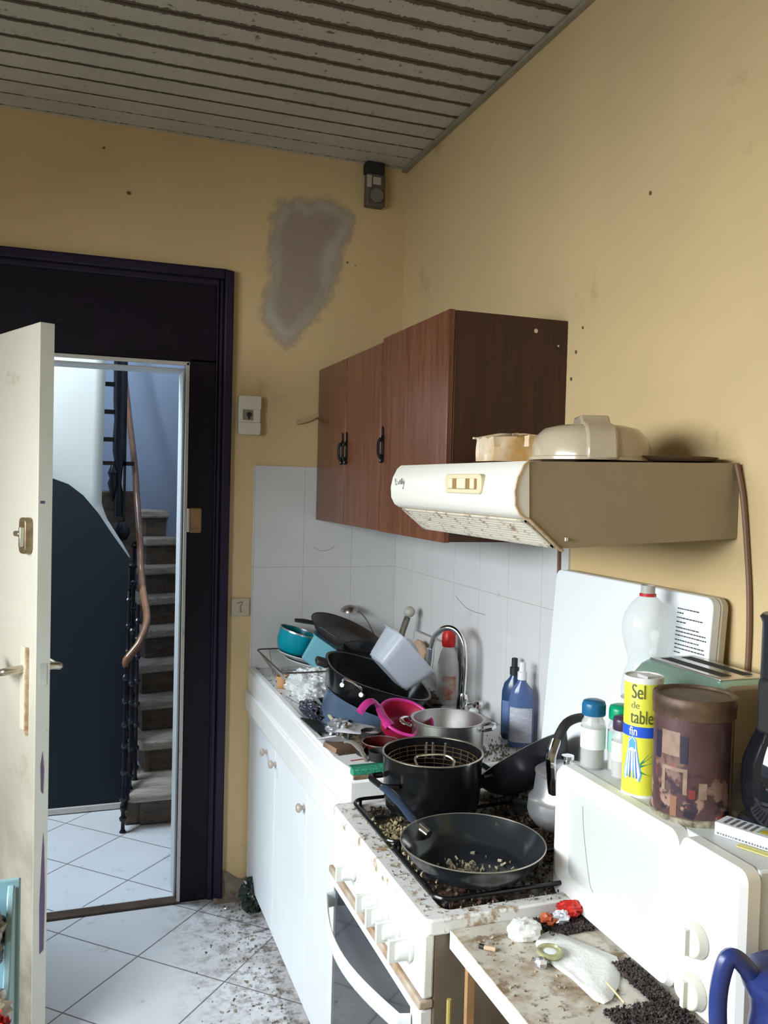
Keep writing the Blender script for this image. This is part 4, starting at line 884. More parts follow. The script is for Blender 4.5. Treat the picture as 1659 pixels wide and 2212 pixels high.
m_dk = mat('olive_print', (.10, .11, .04), .5); m_wt = mat('white_print', (.82, .84, .84), .5); m_bl = mat('blue_print', (.02, .10, .62), .45); m_lb = mat('light_blue_print', (.10, .36, .80), .45); m_gr = mat('green_print', (.02, .26, .12), .5)
text_mesh('Sel', .036, Wt(.0065, .176), 'lettering', m_dk, t, xs=.62); text_mesh('de', .018, Wt(.0065, .158), 'lettering', mat('pale_print', (.26, .27, .08), .5), t, xs=.85); text_mesh('table', .034, Wt(.0060, .132), 'lettering', m_dk, t, xs=.60)
def band(z0, z1, a0, a1, off, name, m, parent, n=24):
    W = cyl(c, r, 0, off); mb = MB(); mb.grid(lambda u, v: W((a0+(a1-a0)*u)*r, z0+(z1-z0)*v), n, 1); return mb.build(name, m, parent)
band(.107, .126, view_ang-math.radians(95), view_ang+math.radians(100), .0004, 'blue_band', m_bl, t, 40)
text_mesh('fin', .021, Wt(.0050, .1105), 'lettering', m_wt, t, bold=.0003, xs=.75)
def decal(pts, off, name, m, dx=0, dz=0):
    W = cyl(c, r, left, off); mb = MB(); n = len(pts); cx = sum(p[0] for p in pts)/n; cz = sum(p[1] for p in pts)/n
    K = 6; vs = []
    for q in range(K): f_ = 1-q/K; vs += [W(cx+(x-cx)*f_+dx, cz+(z-cz)*f_+dz) for x, z in pts]
    vs.append(W(cx+dx, cz+dz)); fs = [(q*n+i, q*n+(i+1) % n, (q+1)*n+(i+1) % n, (q+1)*n+i) for q in range(K-1) for i in range(n)]+[((K-1)*n+i, (K-1)*n+(i+1) % n, K*n) for i in range(n)]
    mb.add(vs, fs); return mb.build(name, m, t)
shk = [(-.014, 0), (.014, 0), (.017, .012), (.012, .035), (.008, .058), (.007, .070), (0, .078), (-.007, .070), (-.008, .058), (-.012, .035), (-.017, .012)]
decal([(x*1.08, z*1.04-.001) for x, z in shk], .0005, 'shaker_picture', m_lb, .011, .030); decal([(x*.92, z) for x, z in shk], .0008, 'shaker_picture', m_wt, .011, .030)
decal([(-.006, .055), (.006, .055), (.006, .068), (0, .076), (-.006, .068)], .0010, 'shaker_picture', m_lb, .011, .030)
for q in (-.009, -.003, .004, .010): decal([(q-.0012, .004), (q+.0012, .004), (q*.6+.0006, .052), (q*.6-.0006, .052)], .0010, 'shaker_picture', m_bl if q in (-.003, .010) else m_lb, .011, .030)
for (x0, z0, x1, z1) in ((.026, .060, .048, .078), (.026, .056, .052, .066), (.026, .060, .040, .080), (.027, .046, .056, .036)): decal([(x0, z0-.002), (x1, z1), (x0, z0+.002)], .0006, 'leaf_picture', m_gr)
# brown tin
c = (-.276, -2.176, MZ1); r = .0640; hT = .205
t = thing('biscuit_tin', 'rusty brown round tin printed with an old interior picture', 'tin', c)
m_tin = mat('printed_tin', (.070, .034, .034), .42, var=1, col2=(.12, .062, .066), vscale=9)
def tin_paint():
    m = m_tin; nt, N, L, b = nodes_of(m); tc, s = coords(m)
    zl = rng(nt, s.outputs[2], .02, .14, 1, 0); n1 = nz(m, 26, 3, .5); n2 = nz(m, 34, 3, .5, (1, 1, 1.3)); n3 = nz(m, 48, 3, .5)
    overlay(m, math_node(nt, 'MULTIPLY', rng(nt, n1, .52, .56), zl), (.36, .22, .17)); overlay(m, math_node(nt, 'MULTIPLY', rng(nt, n2, .57, .60), zl), (.030, .022, .035))
    overlay(m, math_node(nt, 'MULTIPLY', rng(nt, n3, .62, .65), zl), (.30, .06, .05)); overlay(m, rng(nt, nz(m, 12, 6, .7), .60, .66), (.06, .035, .025))
tin_paint()
mb = MB(); mb.lathe([(0, .0), (r, .0), (r, hT-.012), (0, hT-.012)], c, 56); mb.build('tin_body', m_tin, t, angle=50)
m_tr = mat('tin_rust', (.15, .095, .055), .5, var=1, col2=(.075, .045, .030), vscale=22, metal=.3, dirt=((.36, .28, .13), .2, 12))
mb = MB(); mb.lathe([(r, hT-.034), (r+.003, hT-.034), (r+.003, hT-.022), (r+.004, hT-.020), (r+.004, hT-.002), (r+.002, hT), (r-.003, hT), (r-.005, hT-.004), (0, hT-.004)], c, 56); mb.build('tin_lid', m_tr, t, angle=45)
mb = MB(); mb.lathe([(r, 0), (r+.003, 0), (r+.003, .010), (r, .011)], c, 56, closed=True); mb.build('bottom_rim', mat('rim_mottled', (.42, .38, .27), .5, var=1, col2=(.10, .08, .05), vscale=60), t)
va = math.atan2(CAM.y-c[1], CAM.x-c[0])
def tdecal(a0, a1, z0, z1, off, name, m):
    W = cyl(c, r, va, off); mb = MB(); mb.grid(lambda u, v: W(math.radians(a0+(a1-a0)*u)*r, z0+(z1-z0)*v), 10, 1); mb.build(name, m, t)
tdecal(66, 70, .012, .172, .0006, 'tin_seam', mat('seam_brass', (.34, .26, .14), .4))
m_cr = mat('cream_print', (.34, .23, .17), .5, var=.3, vscale=60); m_na = mat('navy_print', (.025, .022, .042), .5)
tdecal(-48, -18, .110, .150, .0005, 'picture_window', m_cr); tdecal(-62, -50, .10, .145, .0005, 'picture_window', m_na); tdecal(-17, -6, .100, .145, .0005, 'picture_window', m_na)
tdecal(-46, -6, .086, .092, .0005, 'picture_mantel', m_cr); tdecal(-46, -40, .05, .090, .0005, 'picture_mantel', m_cr); tdecal(-12, -6, .05, .090, .0005, 'picture_mantel', m_cr)
tdecal(10, 22, .046, .072, .0005, 'picture_figure', m_cr); tdecal(-30, -20, .012, .045, .0005, 'picture_figure', mat('ochre_print', (.26, .12, .07), .5)); tdecal(-4, 6, .045, .06, .0005, 'picture_figure', mat('red_print', (.20, .035, .035), .5))
# PET bottle
c = (-.112, -1.822, MZ1); S = 1.0
t = thing('plastic_bottle', 'empty clear plastic bottle with hourglass waist and red neck ring', 'bottle', c)
pf = [(.030, .0), (.045, .004), (.048, .02), (.048, .10), (.050, .12), (.047, .145), (.038, .175), (.037, .185), (.043, .205), (.051, .235), (.052, .255), (.047, .280), (.034, .303), (.018, .318), (.0145, .325), (.0145, .338)]
mb = MB(); mb.lathe([(0, .001)]+pf, c, 40); 
o = mb.build('bottle_shell', mat('pet_plastic', (.80, .84, .82), .12, alpha=.36, spec=.7), t, angle=80)
mb = MB(); mb.lathe([(.0150, .318), (.0175, .318), (.0175, .324), (.0150, .325)], c, 24, closed=True); mb.build('neck_ring', mat('red_ring', (.55, .02, .03), .35), t)
mb = MB(); mb.lathe([(.0135, .322), (.0150, .322), (.0150, .342), (.0135, .342)], c, 24, closed=True); mb.build('neck', mat('neck_plastic', (.55, .54, .50), .3, alpha=.7), t)
mb = MB(); mb.lathe([(.0487, .035), (.0490, .035), (.0490, .10), (.0487, .10)], c, 36, closed=True); mb.build('bottle_label', mat('label_redwhite', (.80, .78, .78), .5, dirt=((.50, .05, .05), .25, 18)), t)
# toaster
t = thing('toaster', 'pale green metal toaster with chrome slotted top behind the tin', 'toaster', (-.115, -2.02, MZ1))
m_gt = mat('green_metal', (.30, .46, .38), .30, metal=.45, var=.1, vscale=8)
ty0, ty1 = -1.890, -2.125; tz0, tz1 = MZ1+.010, MZ1+.205
px = [(-.205, tz0), (-.205, tz1-.05), (-.198, tz1-.025), (-.180, tz1-.008), (-.160, tz1), (-.070, tz1), (-.050, tz1-.008), (-.032, tz1-.025), (-.025, tz1-.05), (-.025, tz0)]
mb = MB(); mb.prism(px, ty0, ty1, 'y'); mb.build('shell', m_gt, t, bevel=.018, seg=4, angle=50)
mb = MB(); mb.prism([(x, z-.006) if z > tz1-.06 else (x, z) for x, z in px], ty1-.002, ty1-.016, 'y'); mb.build('end_cap', mat('toaster_endcap', (.22, .18, .13), .35, metal=.5), t, bevel=.006)
mb = MB(); mb.box(-.168, -.062, ty0-.02, ty1+.012, tz1-.002, tz1+.003); tpn = mb.build('top_plate', mat('toaster_chrome', (.62, .60, .58), .25, metal=.9), t, bevel=.002)
for x in (-.140, -.092): mb = MB(); mb.box(x-.012, x+.012, ty0-.035, ty1+.03, tz1+.0025, tz1+.0036); mb.build('slot', m_dark, tpn)
for x in (-.19, -.04):
    for y in (ty0-.03, ty1+.03): mb = MB(); mb.lathe([(0, 0), (.009, 0), (.010, .012), (0, .012)], (x, y, MZ1), 10); mb.build('foot', m_blackm, t)
# coffee maker
c = (-.182, -2.288, MZ1)
t = thing('coffee_maker', 'black coffee maker with round body, right edge on the microwave', 'coffee maker', c)
mb = MB(); mb.lathe([(0, 0), (.070, 0), (.074, .006), (.072, .014), (.062, .020), (0, .020)], c, 40); mb.build('base', mat('coffee_base', (.03, .035, .045), .12, coat=.5), t)
mb = MB(); mb.lathe([(0, .020), (.058, .020), (.066, .040), (.070, .075), (.068, .115), (.056, .150), (.045, .175), (.044, .19), (0, .19)], c, 40); mb.build('jug_body', mat('coffee_glass', (.008, .008, .012), .06, coat=.5), t, angle=60)
mb = MB(); mb.lathe([(0, .19), (.048, .19), (.050, .20), (.046, .21), (.046, .335), (.050, .345), (.046, .350), (0, .350)], c, 32); mb.build('column', mat('coffee_column', (.018, .020, .026), .3), t, angle=50)
mb = MB(); mb.box(c[0]-.052, c[0]-.030, c[1]-.02, c[1]+.02, c[2]+.16, c[2]+.25); mb.build('grip', m_blackm, t, bevel=.008)
# glass tumbler between tin and coffee maker
c = (-.183, -2.172, MZ1+.001)
mb = MB(); mb.lathe([(0, 0), (.022, 0), (.026, .07), (.0248, .07), (.021, .004), (0, .004)], c, 28); tag(mb.build('glass_tumbler', mat('dim_glass', (.55, .55, .55), .06, alpha=.35)), 'small glass tumbler in shade between tin and coffee maker', 'glass')
# white packet with stripes
A = Vector((-.300, -2.262, MZ1+.0005)); dr_ = Vector((.032, -.075, 0)).normalized(); pr_ = Vector((-dr_.y, dr_.x, 0))
if pr_.x < 0: pr_ = -pr_
Mp = Matrix((( dr_.x, pr_.x, 0, A.x), (dr_.y, pr_.y, 0, A.y), (0, 0, 1, A.z), (0, 0, 0, 1)))
t = thing('medicine_box', 'flat white printed cardboard packet on the microwave corner', 'box', tuple(A))
mb = MB(); mb.box(0, .125, 0, .042, 0, .020, Mp); mb.build('packet', mat('packet_white', (.80, .82, .83), .5), t, bevel=.0008)
mb = MB()
for i in range(5): x = .010+i*.0105; mb.box(x, x+.0042, .006, .036, .0201, .0206, Mp)
x = .004
R = random.Random(6)
while x < .118: w_ = R.choice([.002, .003, .004]); mb.box(x, x+w_, -.0004, .0002, .0022, .0052, Mp); x += w_+.0016
mb.build('dark_printing', mat('grey_packet_print', (.16, .17, .20), .5), t)
mb = MB(); mb.box(.066, .086, .012, .026, .0201, .0207, Mp); mb.build('yellow_printing', mat('yellow_packet_print', (.55, .42, .03), .5), t)
mb = MB(); mb.box(.062, .125, .008, .039, .0200, .0203, Mp); mb.build('green_printing', mat('green_packet_print', (.36, .46, .38), .5), t)
mb = MB(); mb.box(.045, .105, -.020, -.006, 0, .0015, Mp); tag(mb.build('paper_scrap', mat('scrap_yellow', (.66, .60, .18), .6)), 'thin yellow paper scrap at the near edge of the microwave top', 'paper')
t = thing('table_knife', 'shiny steel knife lying on the white printed packet', 'knife', (A.x+.05, A.y-.04, A.z+.02))
mb = MB(); mb.tube([Mp @ Vector((.012, .056, .024)), Mp @ Vector((.05, .050, .025)), Mp @ Vector((.10, .040, .025)), Mp @ Vector((.14, .034, .025))], [.003, .0065, .0065, .004], 8, flat=.35, up=(0, 0, 1)); mb.build('blade', m_chrome, t)

# ================================================================ DISH PILE
SZ = .895
# wire rack
t = thing('dish_rack', 'thin wire dish rack at the back corner of the drainer', 'dish rack', (-.40, -.26, SZ))
mb = MB(); x0, x1, y0, y1 = -.590, -.15, -.06, -.50
mb.tube([(x, y, .982) for x, y in rrect((x0+x1)/2, (y0+y1)/2, x1-x0, abs(y1-y0), .02, 3)], .0028, 6, closed=True); mb.build('top_wire', mat('rack_wire', (.10, .085, .07), .4, metal=.7), t)
mb = MB(); mb.tube([(x, y, .900) for x, y in rrect((x0+x1)/2, (y0+y1)/2, x1-x0-.14, abs(y1-y0)-.14, .02, 3)], .0024, 6, closed=True)
mb.build('bottom_wire', MATS['rack_wire'], t)
mb = MB()
for i in range(9):
    y = y0-.03-i*.047; mb.tube([(x0, y, .982), (x0+.06, y, .90), (x1-.07, y, .90), (x1, y, .982)], .0018, 6)
for x in (x0+.05, -.37, x1-.05): mb.tube([(x, y0, .982), (x, y0-.07, .90), (x, y1+.07, .90), (x, y1, .982)], .0018, 6)
mb.build('cross_wire', mat('rack_chrome', (.60, .58, .53), .25, metal=.9), t)
def plate(name, label, loc, rot, r, m, h=.018, cat='plate'):
    mb = MB(); mb.lathe([(0, 0), (r*.55, 0), (r*.65, .003), (r, h), (r, h+.002), (r*.63, .006), (0, .004)], (0, 0, 0), 48); o = mb.build(name, m); o.location = loc; o.rotation_euler = rot; PLACE[o.name] = T(loc, rot); tag(o, label, cat); return o
m_cer = mat('white_ceramic', (.74, .77, .76), .18)
plate('dinner_plate', 'upper pale plate tilted in the rack under the teal dishes', (-.435, -.215, .962), (0, math.radians(13), 0), .112, m_cer)
plate('dinner_plate', 'lower pale plate tilted in the rack beneath another plate', (-.425, -.235, .942), (0, math.radians(13), 0), .100, m_cer)
# teal pan and tub
t = thing('teal_saucepan', 'turquoise enamel pan with metal rim tipped on the plates', 'saucepan', (-.480, -.170, .985), (math.radians(4), math.radians(17), 0))
mb = MB(); mb.lathe([(0, 0), (.045, 0), (.060, .012), (.070, .04), (.072, .085), (.070, .085), (.067, .04), (.056, .012), (0, .004)], (0, 0, 0), 40); mb.build('pan_body', mat('turquoise', (.0, .30, .40), .28), t, world=False, angle=50)
mb = MB(); mb.lathe([(.071, .083), (.075, .083), (.075, .089), (.071, .089)], (0, 0, 0), 40, closed=True); mb.build('steel_rim', m_steel, t, world=False)
def tubbox(w, d, h, tw, td, th_=.003, ra=.012):
    mb = MB(); n = 5
    A0 = rrect(0, 0, w-ra, d-ra, ra*.8, 4); A_ = rrect(0, 0, w, d, ra, 4); B_ = rrect(0, 0, w+tw, d+td, ra+.004, 4); I_ = rrect(0, 0, w-th_*2, d-th_*2, ra-.002, 4); J_ = rrect(0, 0, w+tw-th_*2, d+td-th_*2, ra+.002, 4); K_ = rrect(0, 0, w+tw+.012, d+td+.012, ra+.006, 4)
    rings = [[(x, y, .0) for x, y in A0], [(x, y, ra*.5) for x, y in A_], [(x, y, h) for x, y in B_], [(x, y, h) for x, y in K_], [(x, y, h+.003) for x, y in K_], [(x, y, h+.003) for x, y in J_], [(x, y, th_) for x, y in I_]]
    m = len(A_); vs = [v for r in rings for v in r]; fs = [tuple(range(m))[::-1], tuple((6*m+i) for i in range(m))]
    for r in range(6):
        for i in range(m): j = (i+1) % m; fs.append((r*m+i, r*m+j, (r+1)*m+j, (r+1)*m+i))
    mb.add(vs, fs); return mb
t = thing('plastic_tub', 'small clear teal square tub lying on its side against turquoise pan', 'tub', (-.432, -.305, .975), (math.radians(6), math.radians(33), math.radians(-22)))
tubbox(.088, .095, .105, .016, .016).build('tub_body', mat('teal_translucent', (.20, .50, .60), .16, alpha=.72), t, world=False, angle=30)
def pan_dark(label, loc, rot, r, h, m, handle=None, name='frying_pan'):
    t = thing(name, label, 'frying pan', loc, rot)
    mb = MB(); mb.lathe([(0, 0), (r*.74, 0), (r*.86, h*.25), (r, h), (r-.003, h), (r*.84, h*.3), (r*.72, .004), (0, .004)], (0, 0, 0), 48); mb.build('pan_body', m, t, world=False, angle=50)
    mb = MB(); mb.tube([(r*math.cos(a_), r*math.sin(a_), h) for a_ in [2*PI*k/48 for k in range(48)]], .0022, 6, closed=True); mb.build('pan_rim', m_blackm, t, world=False)
    if handle:
        c_, s_ = math.cos(handle), math.sin(handle)
        mb = MB(); mb.tube([(c_*(r-.01), s_*(r-.01), h*.7), (c_*(r+.03), s_*(r+.03), h*.5), (c_*(r+.06), s_*(r+.06), h*.3)], [.012, .013, .010], 10, flat=.6, up=(0, 0, 1)); mb.build('pan_handle', m_blackm, t, world=False)
    return t
m_brp = mat('browned_pan', (.055, .042, .034), .35, var=.3, vscale=10)
pan_dark('wide dark brown frying pan, topmost on the dish pile against the tiles', (-.300, -.270, 1.045), (math.radians(14), math.radians(20), 0), .150, .034, m_brp, handle=PI*1.0)
pan_dark('greasy dark frying pan lying below the topmost one, behind the roasting pan', (-.275, -.500, 1.000), (math.radians(12), math.radians(4), 0), .125, .036, m_nonstick)
t = thing('ladle', 'metal ladle with its domed bowl raised against the rear tiles', 'ladle', (-.20, -.06, 1.12))
mb = MB(); mb.lathe([(.036, 0), (.034, .012), (.024, .022), (.010, .027), (0, .028), (0, .026), (.022, .020), (.0325, .011), (.0345, 0)], (-.215, -.055, 1.118), 28); mb.build('bowl', mat('dull_steel', (.36, .32, .28), .25, metal=.9), t)
mb = MB(); mb.tube(smooth_path([(-.182, -.070, 1.122), (-.165, -.10, 1.10), (-.150, -.14, 1.06), (-.140, -.20, 1.01)], 5), .0026, 8); mb.build('handle', MATS['dull_steel'], t)
t = thing('kitchen_brush', 'dark handled brush with pale tip standing behind the clear tub', 'brush', (-.085, -.33, .98))
mb = MB(); mb.tube(smooth_path([(-.110, -.33, 1.00), (-.095, -.33, 1.07), (-.075, -.335, 1.135)], 4), .016, 10, flat=.7); mb.build('handle', mat('mottled_handle', (.05, .045, .035), .5, var=1, col2=(.16, .14, .11), vscale=50), t)
mb = MB(); mb.blob((-.068, -.335, 1.155), (.022, .022, .020), seed=5, amp=.15, n=8); mb.build('pale_tip', mat('pale_tip', (.48, .46, .40), .6), t)
# chopping board leaning on the wall
mb = MB(); mb.prism(rrect(-.50, .98, .38, .20, .014), -.040, -.026, 'x'); tag(mb.build('chopping_board', mat('grey_white_board', (.60, .58, .56), .45, dirt=((.22, .15, .11), .2, 7)), bevel=.002), 'greyish white plastic board upright against the wall behind the tap', 'board')
mb = MB(); mb.blob((-.075, -.46, 1.03), (.018, .045, .045), seed=8, amp=.3, n=8); tag(mb.build('sponge_scourer', mat('tan_scourer', (.45, .30, .20), .8)), 'tan scourer resting between brush and clear plastic tub', 'sponge')
# stock pots
t = thing('stock_pot', 'blue-grey enamel pot leaning in the sink under the black roasting pan', 'pot', (-.428, -.800, .804), (math.radians(8), math.radians(18), 0))
mb = MB(); mb.lathe([(0, 0), (.112, 0), (.128, .010), (.134, .03), (.150, .158), (.153, .161), (.153, .164), (.148, .164), (.131, .03), (.12, .010), (0, .006)], (0, 0, 0), 56); mb.build('pot_body', mat('bluegrey_enamel', (.075, .115, .18), .30, var=.1, vscale=6), t, angle=50, world=False)
t = thing('roasting_pan', 'black roasting pan with wire side handles tilted on the blue pot', 'roasting pan', (-.384, -.800, .942), (math.radians(8), math.radians(17), math.radians(-6)))
def oval(a_, b_, z, n=44, p=2.6): return [(a_*abs(math.cos(t_))**(2/p)*(1 if math.cos(t_) > 0 else -1), b_*abs(math.sin(t_))**(2/p)*(1 if math.sin(t_) > 0 else -1), z) for t_ in [2*PI*i/n for i in range(n)]]
rg = [oval(.128, .118, 0), oval(.146, .134, .012), oval(.168, .152, .092), oval(.173, .157, .094), oval(.173, .157, .098), oval(.165, .149, .097), oval(.142, .130, .014), oval(.124, .114, .005)]
mb = MB(); n = 44; vs = [v for r_ in rg for v in r_]; fs = [tuple(range(n))[::-1], tuple(7*n+i for i in range(n))]
for r_ in range(7):
    for i in range(n): j = (i+1) % n; fs.append((r_*n+i, r_*n+j, (r_+1)*n+j, (r_+1)*n+i))
mb.add(vs, fs); mb.build('pan_body', m_black, t, world=False, angle=50)
for a_ in (math.radians(232), math.radians(52)):
    M = Matrix.Rotation(a_, 4, 'Z'); mb = MB(); mb.tube([M @ Vector(p) for p in smooth_path([(.156, -.034, .070), (.180, -.030, .092), (.184, 0, .098), (.180, .030, .092), (.156, .034, .070)], 5)], .0038, 8); q = mb.build('wire_handle', m_chrome, t, world=False)
    mb = MB()
    for s_ in (-.034, .034): mb.tube([M @ Vector((.150, s_, .066)), M @ Vector((.167, s_, .070))], .007, 12)
    mb.build('rivet', mat('dull_rivet', (.40, .39, .37), .5, metal=.6), q, world=False)
mb = MB(); mb.box(-.205, -.165, -.022, .022, .078, .098); mb.build('side_grip', m_blackm, t, world=False, bevel=.006)
t = thing('storage_tub', 'large frosted plastic tub lying tipped in the black roasting pan', 'tub', (-.332, -.830, 1.042), (math.radians(4), math.radians(46), math.radians(6)))
tubbox(.148, .115, .100, .036, .026, ra=.024).build('tub_body', mat('frosted_plastic', (.60, .64, .72), .22, alpha=.62), t, world=False, angle=30)
plate('saucer', 'small white saucer standing on edge behind the frosted tub', (-.215, -.735, 1.075), (math.radians(0), math.radians(62), math.radians(-35)), .055, m_cer, h=.010, cat='saucer')
# bottles by the tap
c = (-.062, -.690, SZ)
t = thing('bleach_bottle', 'white bottle with red cap behind the tap', 'bottle', c)
mb = MB(); mb.lathe([(0, 0), (.034, 0), (.037, .008), (.038, .10), (.035, .14), (.026, .175), (.016, .195), (.015, .205), (0, .205)], c, 32); mb.build('bottle_body', mat('white_bottle', (.76, .75, .72), .35), t, angle=60)
mb = MB(); mb.lathe([(0, .195), (.022, .195), (.024, .21), (.023, .235), (.014, .252), (0, .254)], c, 24); mb.build('bottle_cap', mat('red_cap', (.62, .02, .015), .35), t)
mb = MB(); W = cyl(c, .0385, math.radians(225), .0004); mb.grid(lambda u, v: W((u-.1)*.05, .02+.08*v), 8, 3); mb.build('bottle_label', mat('label_red', (.55, .14, .08), .5, var=1, col2=(.70, .68, .64), vscale=26), t)
def detergent(c, body, cap, lab, label, rx=.036, ry=.021, h=.24, rot=0):
    t = thing('detergent_bottle', label, 'bottle', c, (0, 0, rot)); mb = MB()
    prof = [(0, 0), (.9, 0), (1, .010), (1.0, .10), (.97, h*.58), (.80, h*.68), (.42, h*.75), (.34, h*.78), (.34, h*.80), (0, h*.80)]
    n = 36; vs = []; m = len(prof)
    for i in range(n):
        t_ = 2*PI*i/n
        for q, z in prof: vs.append((ry*q*math.cos(t_)*(1 if q > .5 else 1.4), rx*q*math.sin(t_)*(1 if q > .5 else .95), z))
    fs = [(i*m+k, ((i+1) % n)*m+k, ((i+1) % n)*m+k+1, i*m+k+1) for i in range(n) for k in range(m-1)]
    mb.add(vs, fs); mb.build('bottle_body', body, t, world=False, angle=60)
    mb = MB(); mb.lathe([(0, h*.79), (.0135, h*.79), (.0135, h*.88), (.009, h*.885), (.009, h*.99), (0, h)], (0, 0, 0), 20); mb.build('bottle_cap', cap, t, world=False)
    mb = MB(); mb.grid(lambda u, v: (-ry*1.03*math.cos((u-.5)*1.9), rx*1.02*math.sin((u-.5)*2.0), .018+(h*.40)*v), 12, 2); o = mb.build('bottle_label', lab, t, world=False)
    return t
detergent((-.058, -1.195, SZ), mat('clear_blue_detergent', (.10, .16, .34), .12, alpha=.75), mat('white_cap', (.76, .78, .80), .4), mat('silver_label', (.50, .51, .58), .5, var=.3, vscale=50, stretch=(1, 1, 5)), 'clear blue detergent bottle with white cap, beside the stove lid', rx=.0365, h=.245, rot=math.radians(58))
detergent((-.040, -1.115, SZ), mat('dark_blue_detergent', (.02, .05, .12), .2), m_blackm, mat('label_bluegold', (.10, .16, .35), .5, dirt=((.55, .42, .06), .2, 20)), 'dark blue detergent bottle with black cap, further from the stove', rx=.036, h=.24, rot=math.radians(50))
t = thing('sink_plug', 'small red and white plug near the tap foot', 'plug', (-.09, -.945, SZ))
mb = MB(); mb.lathe([(0, 0), (.022, 0), (.024, .012), (0, .014)], (-.085, -.955, SZ+.012), 20); mb.build('red_base', mat('dull_red', (.32, .05, .04), .5), t)
mb = MB(); mb.lathe([(0, 0), (.014, 0), (.015, .018), (.010, .024), (0, .025)], (-.088, -.950, SZ+.026), 16); mb.build('white_top', m_cer, t)
# steel pot
c = (-.300, -1.228, SZ+.006)
t = thing('steel_pot', 'stainless steel pot with two loop handles at the right end of the sink', 'pot', c)
mb = MB(); mb.lathe([(0, 0), (.088, 0), (.095, .006), (.0965, .02), (.0965, .098), (.101, .101), (.101, .103), (.094, .102), (.0945, .02), (.09, .006), (0, .004)], c, 56); mb.build('pot_body', m_steel, t, angle=40)
for a_ in (math.radians(150), math.radians(-30)):
    M = Matrix.Translation(c) @ Matrix.Rotation(a_, 4, 'Z'); mb = MB(); mb.tube([M @ Vector(p) for p in smooth_path([(.094, -.032, .082), (.118, -.028, .088), (.128, 0, .091), (.118, .028, .088), (.094, .032, .082)], 5)], .0065, 10, flat=.7, up=(0, 0, 1)); mb.build('loop_handle', m_chrome, t)
# pink strainer pan with hooked handle
t = thing('pink_saucepan', 'pink plastic pan with a hooked handle, between blue pot and steel pot', 'saucepan', (-.392, -1.110, .935), (math.radians(26), math.radians(4), math.radians(8)))
m_pink = mat('pink_plastic', (.52, .035, .24), .25)
mb = MB(); mb.lathe([(0, 0), (.05, 0), (.062, .012), (.074, .052), (.080, .055), (.079, .058), (.071, .055), (.059, .016), (.048, .004), (0, .004)], (0, 0, 0), 40); mb.build('pan_body', mat('deep_pink', (.36, .010, .045), .3), t, angle=50, world=False)
mb = MB(); mb.tube([(.077*math.cos(a_), .077*math.sin(a_), .057) for a_ in [2*PI*k/40 for k in range(40)]], .0045, 8, closed=True); mb.build('pan_rim', m_pink, t, world=False)
hp = smooth_path([(-.062, -.030, .052), (-.074, .000, .062), (-.088, .020, .082), (-.110, .020, .100), (-.136, .008, .100), (-.158, -.010, .088)], 6)
mb = MB(); mb.tube(hp, [.018]*4+[.014]*8+[.011]*(len(hp)-12), 10, flat=.6, up=(0, 0, 1)); mb.build('pan_handle', m_pink, t, world=False)
t = thing('red_saucepan', 'small dark red pan with thin pale rim under the pink pan', 'saucepan', (-.50, -1.215, SZ))
c = (-.482, -1.205, SZ+.001)
mb = MB(); mb.lathe([(0, 0), (.042, 0), (.048, .01), (.052, .05), (.050, .05), (.047, .01), (0, .004)], c, 36); mb.build('pan_body', mat('dark_red', (.060, .006, .006), .3), t)
mb = MB(); mb.tube([(c[0]+.051*math.cos(a_), c[1]+.051*math.sin(a_), c[2]+.050) for a_ in [2*PI*k/36 for k in range(36)]], .0014, 6, closed=True); mb.build('pan_rim', m_rim, t)
# small clutter along the front of the sink
def cup(c, r, h, m, label, name='cup', rot=(0, 0, 0), cat='cup'):
    mb = MB(); mb.lathe([(0, 0), (r*.75, 0), (r*.85, .004), (r, h), (r*.95, h), (r*.8, .006), (0, .005)], (0, 0, 0), 28); o = mb.build(name, m); o.location = c; o.rotation_euler = rot; tag(o, label, cat); return o
cup((-.555, -.345, SZ), .020, .044, mat('cream_orange', (.62, .42, .22), .5, var=1, col2=(.55, .22, .05), vscale=14), 'small cream and orange cup at the left end of the sink rim')
mb = MB(); mb.crumple((-.478, -.475, SZ+.042), (.088, .085, .050), seed=14, amp=.30, n=44, freq=1.7); mb.crumple((-.505, -.565, SZ+.02), (.045, .05, .024), seed=18, amp=.3, n=26, freq=1.7)
tag(mb.build('plastic_bag', mat('clear_bag', (.90, .92, .92), .12, alpha=.62), angle=20), 'crumpled clear plastic bag in front of the dish rack', 'plastic bag')
t = thing('black_pouch', 'dark glossy food pouch lying along the front rim of the sink', 'pouch', (-.56, -.74, SZ))
mb = MB(); mb.crumple((-.545, -.735, SZ+.022), (.034, .095, .022), seed=22, amp=.35, n=24); mb.build('pouch_film', mat('dark_film', (.035, .035, .055), .15, coat=.5), t, angle=30)
t = thing('table_knife', 'steel knife lying beside the dark pouch on the sink', 'knife', (-.52, -.75, SZ+.03))
mb = MB(); mb.tube([(-.530, -.60, SZ+.038), (-.520, -.68, SZ+.040), (-.522, -.80, SZ+.034)], [.004, .008, .003], 8, flat=.25, up=(0, 0, 1)); mb.build('blade', m_steel, t)
mb = MB(); mb.tube([(-.522, -.80, SZ+.034), (-.527, -.90, SZ+.030)], .006, 8); mb.build('handle', mat('cream_handle', (.50, .44, .34), .5), t)
t = thing('tablespoon', 'steel spoon lying near the plastic bag', 'spoon', (-.575, -.58, SZ+.01))
mb = MB(); mb.tube([(-.580, -.52, SZ+.014), (-.570, -.60, SZ+.016), (-.565, -.66, SZ+.018)], [.003, .0035, .003], 8, flat=.4, up=(0, 0, 1)); mb.build('handle', m_chrome, t)
mb = MB(); mb.blob((-.563, -.685, SZ+.018), (.014, .022, .004), seed=2, amp=.05, n=10); mb.build('bowl', m_chrome, t)
